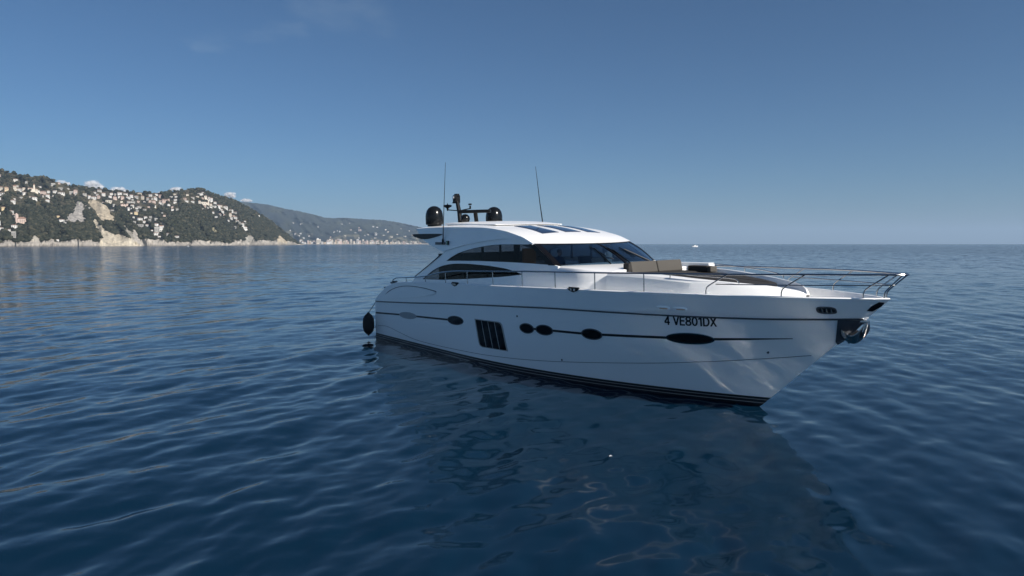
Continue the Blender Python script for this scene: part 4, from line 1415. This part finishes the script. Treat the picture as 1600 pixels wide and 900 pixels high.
padol = catmull([(16.35, -1.36), (17.3, -1.31), (18.2, -1.14), (18.9, -.90), (19.4, -.52), (19.62, 0), (19.4, .52), (18.9, .90), (18.2, 1.14), (17.3, 1.31), (16.35, 1.36)], 4)
plate(mb, padol, [], lambda x, z, d: (x, z, float(np.interp(x, PADX, PADZ)) + (.04 if d == 0 else -.02) + .008 * math.cos(z * 4.2)), 1, .2)
pad = mb.build('sunpad', M['darkcush'], yacht)
for y_ in (-.45, .45):
    mb = MB(); mb.tube([(x_, y_, float(np.interp(x_, PADX, PADZ)) + .042) for x_ in np.linspace(16.4, 19.2, 12)], .012, 5)
    mb.build('pad_piping', M['taupe'], pad)
mb = MB(); mb.tube(catmull([(15.9, 1.86, 3.60), (16.1, 1.86, 3.72), (16.6, 1.84, 3.71), (18, 1.56, 3.63), (19.1, 1.14, 3.53), (19.25, 1.10, 3.42)], 6), .016, 6); mb.build('grab_rail', M['steel'], yacht)
mb = MB(); mb.tube(catmull([(17.6, -1.74, 3.50), (17.7, -1.72, 3.62), (18.4, -1.52, 3.58), (19.2, -1.16, 3.52), (19.35, -1.10, 3.40)], 6), .014, 6); mb.build('grab_rail', M['steel'], yacht)
mb = MB(); mb.lathe([(.10, 0), (.10, .10), (.16, .12), (.14, .22), (.001, .24)], (20.95, 0, zdeck(20.95) + .02), 16); mb.build('anchor_windlass', M['steel'], yacht)

# guard rail
RZ = [(2.78, 2.72), (2.95, 2.90), (3.25, 2.985), (4.2, 3.04), (5.08, 3.09), (6.06, 3.18), (6.7, 3.29), (7.17, 3.36), (8.2, 3.445), (9.42, 3.48), (12.39, 3.565), (13.9, 3.59), (17, 3.64), (19.47, 3.67), (21.18, 3.70), (22.95, 3.71)]


def rz_(x):
    return float(np.interp(x, [p[0] for p in RZ], [p[1] for p in RZ]))


def ry_(x):
    return hbs(x - float(np.interp(x, [0, 18, 20, 22.9], [0, 0, .32, .40]))) - .05


st = [(x_, -ry_(x_), rz_(x_)) for x_ in list(np.linspace(2.78, 3.3, 8)) + list(np.linspace(3.6, 20, 60)) + list(np.linspace(20.2, 22.7, 30))]
tip = [(22.84, -.24, 3.71), (22.94, -.12, 3.71), (22.97, 0, 3.71)]
full = st + tip
full = full + [(a, -b, c) for a, b, c in reversed(full[:-1])]
mb = MB(); mb.tube(full, .024, 8)
rail = mb.build('guard_rail', M['steel'], yacht)
for s in (-1, 1):
    for x_ in (4.2, 5.88, 7.48, 9.02, 10.64, 12.28, 13.87, 15.49, 17.16):
        mb = MB(); mb.tube([(x_, s * (hbs(x_) - .06), zs(x_)), (x_, s * ry_(x_), rz_(x_))], .017, 8); mb.build('stanchion', M['steel'], rail)
    for xb, xt in ((18.89, 19.47), (20.61, 21.18), (22.15, 22.68), (22.50, 22.93)):
        yb = max(hbs(xb) - .06, .04); yt = ry_(xt) if xt < 22.8 else .13
        mb = MB(); mb.tube(catmull([(xb, s * yb, zs(xb)), (xb + .01, s * yb, zs(xb) + .14), (xb + .10, s * (yb * .85 + yt * .15), zs(xb) + .26), (xt, s * yt, rz_(xt))], 6), .017, 8); mb.build('stanchion', M['steel'], rail)
    mb = MB(); mb.tube([(x_, s * (ry_(x_ + .25) - .02 if x_ < 22.4 else .12), 3.41 + .012 * (x_ - 19)) for x_ in np.linspace(19.12, 22.62, 24)] + ([(22.70, 0, 3.455)] if True else []), .014, 6); mb.build('mid_rail', M['steel'], rail)

# roof gear
for y_, r_ in ((-1.55, .37), (1.55, .375)):
    zb = onroof(4.6, y_).z
    mb = MB(); mb.lathe([(.001, 0), (.30, 0), (.30, .07), (r_ * .97, .075), (r_, .10), (r_ * 1.01, .42), (r_ * .97, .54), (r_ * .86, .67), (r_ * .66, .77), (r_ * .40, .835), (r_ * .15, .86), (.001, .862)], (4.6, y_, zb), 40)
    mb.build('radome', M['radome'], yacht)
zb = onroof(4.35, 0).z
mast = MB()
mast.tube([(4.38, -.10, zb - .02), (4.18, -.02, zb + .55), (3.98, 0, zb + 1.08)], [.11, .10, .085], 10)
mast.tube([(3.88, .16, zb + .05), (4.12, .05, zb + .45)], [.045, .07], 8)
mast.box((4.38, -.1, zb + .02), (.3, .24, .06), bev=.02)
mast = mast.build('mast', M['mast'], yacht)
mb = MB(); mb.box((3.92, 0, zb + 1.20), (.22, .28, .32), bev=.04); mb.box((3.95, 0, zb + 1.36), (.24, .14, .12), bev=.02); mb.box((3.86, .02, zb + 1.03), (.2, .3, .06), bev=.02); mb.build('camera_head', M['mast'], mast)
mb = MB(); mb.box((4.02, -.15, zb + 1.25), (.34, .12, .17), rz=R(-20), bev=.02); mb.build('floodlight', M['mast'], mast)
mb = MB()
for dx in (-.08, .07):
    mb.lathe([(.06, 0), (.06, .02), (.001, .03)], (4.02 + dx * .94 - .0, -.215 + dx * -.34, zb + 1.25), 12, axis=(-.3, -.94, 0))
mb.build('lamp_lens', M['lampw'], mast)
mb = MB(); mb.tube([(3.55, -.22, zb + .72), (4.15, 0, zb + .66), (4.75, .18, zb + .74)], .025, 6); mb.build('spreader', M['mast'], mast)
mb = MB(); mb.lathe([(.03, -.22), (.05, -.10), (.17, -.04), (.20, 0), (.16, .04), (.03, .06), (.012, .10), (.001, .14)], (3.52, -.23, zb + .90), 20); mb.build('gps_disc', M['mast'], mast)
mb = MB(); mb.tube([(4.75, .18, zb + .72), (4.75, .18, zb + .86)], .04, 8); mb.box((4.77, .16, zb + .92), (.14, .10, .07), bev=.02); mb.build('horn', M['mast'], mast)
zb2 = onroof(4.95, .15).z
mb = MB(); mb.lathe([(.26, 0), (.24, .06), (.14, .10), (.10, .14)], (5.05, .30, zb2), 20); mb.tube([(5.05, .30, zb2 + .1), (5.15, .18, zb2 + .52)], .09, 12)
rad = mb.build('radar', M['mast'], yacht)
mb = MB(); mb.box((5.22, .10, zb2 + .57), (.17, 1.45, .14), rz=R(-52), bev=.04); mb.build('scanner_bar', M['mast'], rad)
mb = MB(); mb.lathe([(.001, -.21), (.10, -.19), (.18, -.11), (.205, 0), (.18, .10), (.10, .18), (.001, .20)], (4.80, -.12, zb2 + .27), 24); mb.tube([(4.80, -.12, zb2 - .02), (4.80, -.12, zb2 + .12)], .13, 12); mb.build('searchlight', M['radome'], yacht)
mb = MB(); mb.lathe([(.001, 0), (.07, 0), (.07, .12), (.045, .15), (.001, .16)], (3.9, -.45, onroof(4.1, -.45).z - .01), 12); mb.build('anchor_lamp', M['lampw'], yacht)
ant = MB(); ant.tube([(6.57, -2.33, 4.46), (6.64, -2.33, 5.2), (6.86, -2.30, 7.62)], [.026, .018, .008], 6); ant.lathe([(.04, 0), (.04, .18), (.025, .24)], (6.565, -2.33, 4.42), 10)
ant.build('whip_antenna', M['mast'], yacht)
ant = MB(); ant.tube([(7.62, 1.95, 5.10), (7.45, 1.92, 6.1), (7.22, 1.9, 7.62)], [.026, .018, .008], 6); ant.lathe([(.04, 0), (.04, .14), (.025, .2)], (7.62, 1.95, 5.08), 10)
ant.build('whip_antenna', M['mast'], yacht)
mb = MB(); mb.box((6.35, -2.325, 4.47), (.75, .04, .10), 0, bev=.012); mb.build('antenna_bracket', M['dgrey'], yacht)
mb = MB(); mb.box((6.93, -2.335, 4.49), (.13, .07, .16), 0, bev=.02); mb.add([(6.885, -2.371, 4.43), (6.975, -2.371, 4.43), (6.975, -2.371, 4.55), (6.885, -2.371, 4.55)], [(0, 1, 2, 3)], 1); mb.build('navigation_light', [M['gasket'], M['green']], yacht)

# anchor in the stem roller
anc = MB()
anc.tube([(21.95, 0, 2.58), (22.10, 0, 2.48), (22.02, 0, 2.20), (21.66, 0, 2.02)], [.05, .05, .045, .04], 10)
anc.box((21.98, 0, 2.56), (.30, .16, .07), bev=.02)
anc = anc.build('anchor', M['steel'], yacht)
for s in (-1, 1):                                              # two hollow plough blades
    rows = []
    for t in np.linspace(0, 1, 9):
        w = .36 * math.sin(math.pi * (.12 + .80 * t)) ** .8
        cx, cz = 21.40 + .60 * t + .10 * math.sin(math.pi * t), 2.21 - .27 * math.sin(math.pi * t * .92) + .16 * t
        rows.append([(cx + .10 * q * q, s * w * q, cz + .22 * q * q) for q in np.linspace(0, 1, 6)])
    mb = MB(); mb.grid(rows)
    back = [[(a, b, c - .025) for a, b, c in r] for r in rows]
    mb.grid(back)
    for a, b in ((rows[0], back[0]), (rows[-1], back[-1]), ([r[-1] for r in rows], [r[-1] for r in back])):
        mb.grid([a, b])
    mb.build('anchor_blade', M['steel'] if s < 0 else M['darkglass'], anc)

# interior seen through the glass
mb = MB(); mb.box((9.6, 0, 2.74), (7.8, 4.5, .06)); mb.build('cabin_floor', M['inter'], yacht, smooth=False)
mb = MB(); mb.box((6.0, 0, 3.4), (.06, 4.4, 1.3)); mb.build('aft_bulkhead', M['inter'], yacht, smooth=False)
mb = MB(); mb.box((13.15, 0, 3.52), (1.1, 4.2, .36), bev=.06); mb.build('dashboard', M['inter'], yacht)
mb = MB(); mb.box((11.05, -1.5, 3.60), (.10, .55, 1.35), bev=.01); mb.build('wooden_partition', M['wood'], yacht)
mb = MB(); mb.box((9.0, .9, 3.1), (2.6, 1.6, .7), bev=.08); mb.build('saloon_cabinet', M['inter'], yacht)
for y_ in (-.45, 1.15):
    mb = MB(); mb.box((11.35, y_, 3.30), (.6, .6, .18), bev=.05); mb.box((11.06, y_, 3.62), (.16, .56, .62), ry=R(-8), bev=.05); mb.tube([(11.35, y_, 2.77), (11.35, y_, 3.24)], .09, 10)
    mb.build('helm_seat', M['interl'], yacht)


def person(label, loc, joints, radii, edges, shirt, hairmat, rz=0.):
    r = empty('person', loc, rz)
    setp(r, label, 'person')
    me = bpy.data.meshes.new('body')
    me.from_pydata(joints, edges, [])
    me.materials.append(shirt)
    o = bpy.data.objects.new('body', me); COL.objects.link(o); o.parent = r
    md = o.modifiers.new('skin', 'SKIN')
    for v, rr in zip(me.skin_vertices[0].data, radii):
        v.radius = (rr, rr)
    me.skin_vertices[0].data[0].use_root = True
    sb = o.modifiers.new('sub', 'SUBSURF'); sb.levels = 1; sb.render_levels = 1
    dg = bpy.context.evaluated_depsgraph_get(); dg.update()
    m2 = bpy.data.meshes.new_from_object(o.evaluated_get(dg))
    o.modifiers.clear(); o.data = m2
    m2.polygons.foreach_set('use_smooth', [True] * len(m2.polygons))
    hd = Vector(joints[4])
    mb = MB()
    mb.lathe([(.001, -.125), (.045, -.115), (.07, -.07), (.082, -.01), (.085, .04), (.07, .09), (.04, .115), (.001, .122)], hd, 16)
    mb.tube([hd + Vector((.078, 0, .0)), hd + Vector((.103, 0, -.03))], [.012, .017], 6)
    for s in (-1, 1):
        mb.box(hd + Vector((0, s * .085, -.01)), (.035, .015, .055), bev=.006)
        mb.box(hd + Vector((.078, s * .03, .012)), (.012, .022, .01), 1)
    mb.box(hd + Vector((.077, 0, -.062)), (.012, .042, .01), 1)
    mb.build('head', [M['skin'], M['hair']], r)
    mb = MB(); mb.lathe([(.088, -.02), (.094, .03), (.082, .085), (.05, .122), (.001, .135)], hd + Vector((-.012, 0, .005)), 16); mb.build('hair', hairmat, r)
    for k in (7, 10):
        h = Vector(joints[k]); el = Vector(joints[k - 1]); d = (h - el).normalized()
        mb = MB(); mb.tube([el.lerp(h, .55), h, h + d * .06], [.034, .028, .03], 8)
        sd = d.cross(Vector((0, 0, 1))).normalized()
        for i, L in enumerate((.062, .072, .068, .052)):
            b0 = h + d * .05 + sd * (.028 - .019 * i)
            mb.tube([b0, b0 + d * L * .6, b0 + d * L * .85 - Vector((0, 0, .03))], [.009, .0085, .007], 6)
        mb.tube([h + sd * .03, h + sd * .055 + d * .03, h + sd * .05 + d * .06], [.011, .010, .008], 6)
        mb.build('hand', M['skin'], r)


ED = [(0, 1), (1, 2), (2, 3), (2, 5), (5, 6), (6, 7), (2, 8), (8, 9), (9, 10), (0, 11), (11, 12), (12, 13), (13, 14), (0, 15), (15, 16), (16, 17), (17, 18)]
ED[2] = (2, 3)
J_STAND = [(0, 0, .95), (0, 0, 1.18), (.01, 0, 1.40), (.02, 0, 1.50), (.04, 0, 1.64), (.0, .19, 1.40), (.10, .24, 1.14), (.34, .18, 1.10), (0, -.19, 1.40), (.10, -.24, 1.14), (.34, -.18, 1.10),
           (0, .09, .88), (.02, .10, .50), (0, .10, .09), (.14, .11, .04), (0, -.09, .88), (.02, -.10, .50), (0, -.10, .09), (.14, -.11, .04)]
J_SIT = [(0, 0, .62), (-.03, 0, .85), (-.02, 0, 1.08), (.0, 0, 1.18), (.03, 0, 1.32), (-.02, .19, 1.08), (.04, .25, .84), (.28, .20, .80), (-.02, -.19, 1.08), (.04, -.25, .84), (.28, -.20, .80),
         (.04, .10, .60), (.44, .11, .60), (.44, .11, .16), (.56, .11, .05), (.04, -.10, .60), (.44, -.11, .60), (.44, -.11, .16), (.56, -.11, .05)]
RAD = [.14, .13, .15, .055, .05, .06, .045, .032, .06, .045, .032, .095, .065, .045, .04, .095, .065, .045, .04]


def person_at(lx, ly, lz, J, label, shirt):
    # joint 4 (the head) is built separately, so it is linked by the neck only
    p = YM @ Vector((lx, ly, lz))
    person(label, p, J, RAD, ED + [(3, 4)], shirt, M['hair'], HDG)


person_at(11.42, -.45, 2.78, J_SIT, 'person with dark hair seated behind the near windscreen pane', M['shirt'])
person_at(12.25, 1.15, 2.77, J_STAND, 'person in grey standing behind the middle of the windscreen', M['shirt2'])

# fender at the stern quarter
fd = empty('fender', YM @ Vector((.46, -2.85, .16)), HDG)
setp(fd, 'fat black fender hanging at the stern quarter just above the water', 'fender')
mb = MB(); mb.lathe([(.001, 0), (.045, .01), (.05, .06), (.12, .10), (.22, .22), (.265, .40), (.27, .62), (.25, .82), (.17, .97), (.08, 1.04), (.05, 1.10), (.001, 1.11)], (0, 0, 0), 24); mb.build('fender_body', M['fender'], fd)
mb = MB(); mb.tube([(0, 0, 1.08), (.25, .12, 1.40), (.52, .18, 1.68)], .014, 6); mb.build('fender_rope', M['rope'], fd)

# other craft and a floating scrap
def small_boat(px, py, length, label, hullm, cabm, rz):
    d = EYE * FPX / (py - HOR)
    p = at(px, py, d); p.z = 0
    r = empty('small_boat', p, rz)
    setp(r, label, 'boat')
    L = length
    mb = MB()
    rows = []
    for t in np.linspace(0, 1, 12):
        w = L * .16 * (1 - t ** 2.6) ** .8
        rows.append([(L * (t - .5), -w, L * (.10 + .05 * t)), (L * (t - .5) * .96, -w * .8, -.2), (L * (t - .5) * .96, w * .8, -.2), (L * (t - .5), w, L * (.10 + .05 * t))])
    mb.grid(rows)
    for i in range(11):
        pass
    mb.grid([[r_[0] for r_ in rows], [r_[3] for r_ in rows]])
    mb.grid([rows[0][:2], [rows[0][3], rows[0][2]]])
    mb.build('boat_hull', hullm, r, smooth=False)
    mb = MB(); mb.box((-.02 * L, 0, L * .185), (L * .36, L * .20, L * .12), taper=.8); mb.build('boat_cabin', cabm, r, smooth=False)
    mb = MB(); mb.box((-.02 * L, 0, L * .19), (L * .37, L * .185, L * .035)); mb.build('cabin_window', M['darkglass'], r, smooth=False)
    mb = MB(); mb.tube([(-.1 * L, 0, L * .24), (-.12 * L, 0, L * .42)], L * .008, 5); mb.build('boat_mast', M['steel'], r)


small_boat(1085.5, 385.3, 9.6, 'little white cabin boat far out near the horizon', M['gel'], M['gel'], R(8))
small_boat(591, 382.6, 17, 'dark boat far off in front of the town', M['black'], M['dgrey'], R(10))
small_boat(295, 384.6, 5.0, 'tiny white boat close under the headland cliffs', M['gel'], M['gel'], R(-30))


def scrap():
    d = EYE * FPX / (716 - HOR)
    p = at(957, 716, d); p.z = .01
    rs3 = random.Random(4)
    mb = MB(); rows = []
    for i in range(6):
        rows.append([(p.x + .022 * (i - 2.5) * .5 + rs3.uniform(-.01, .01), p.y + .018 * (j - 2), p.z + .015 + .02 * math.sin(i * 1.3 + j) * rs3.random()) for j in range(5)])
    mb.grid(rows); mb.grid([[(a, b, c - .006) for a, b, c in r] for r in rows])
    setp(mb.build('floating_scrap', M['gel']), 'small white scrap floating on the dark reflection of the yacht', 'scrap')


scrap()
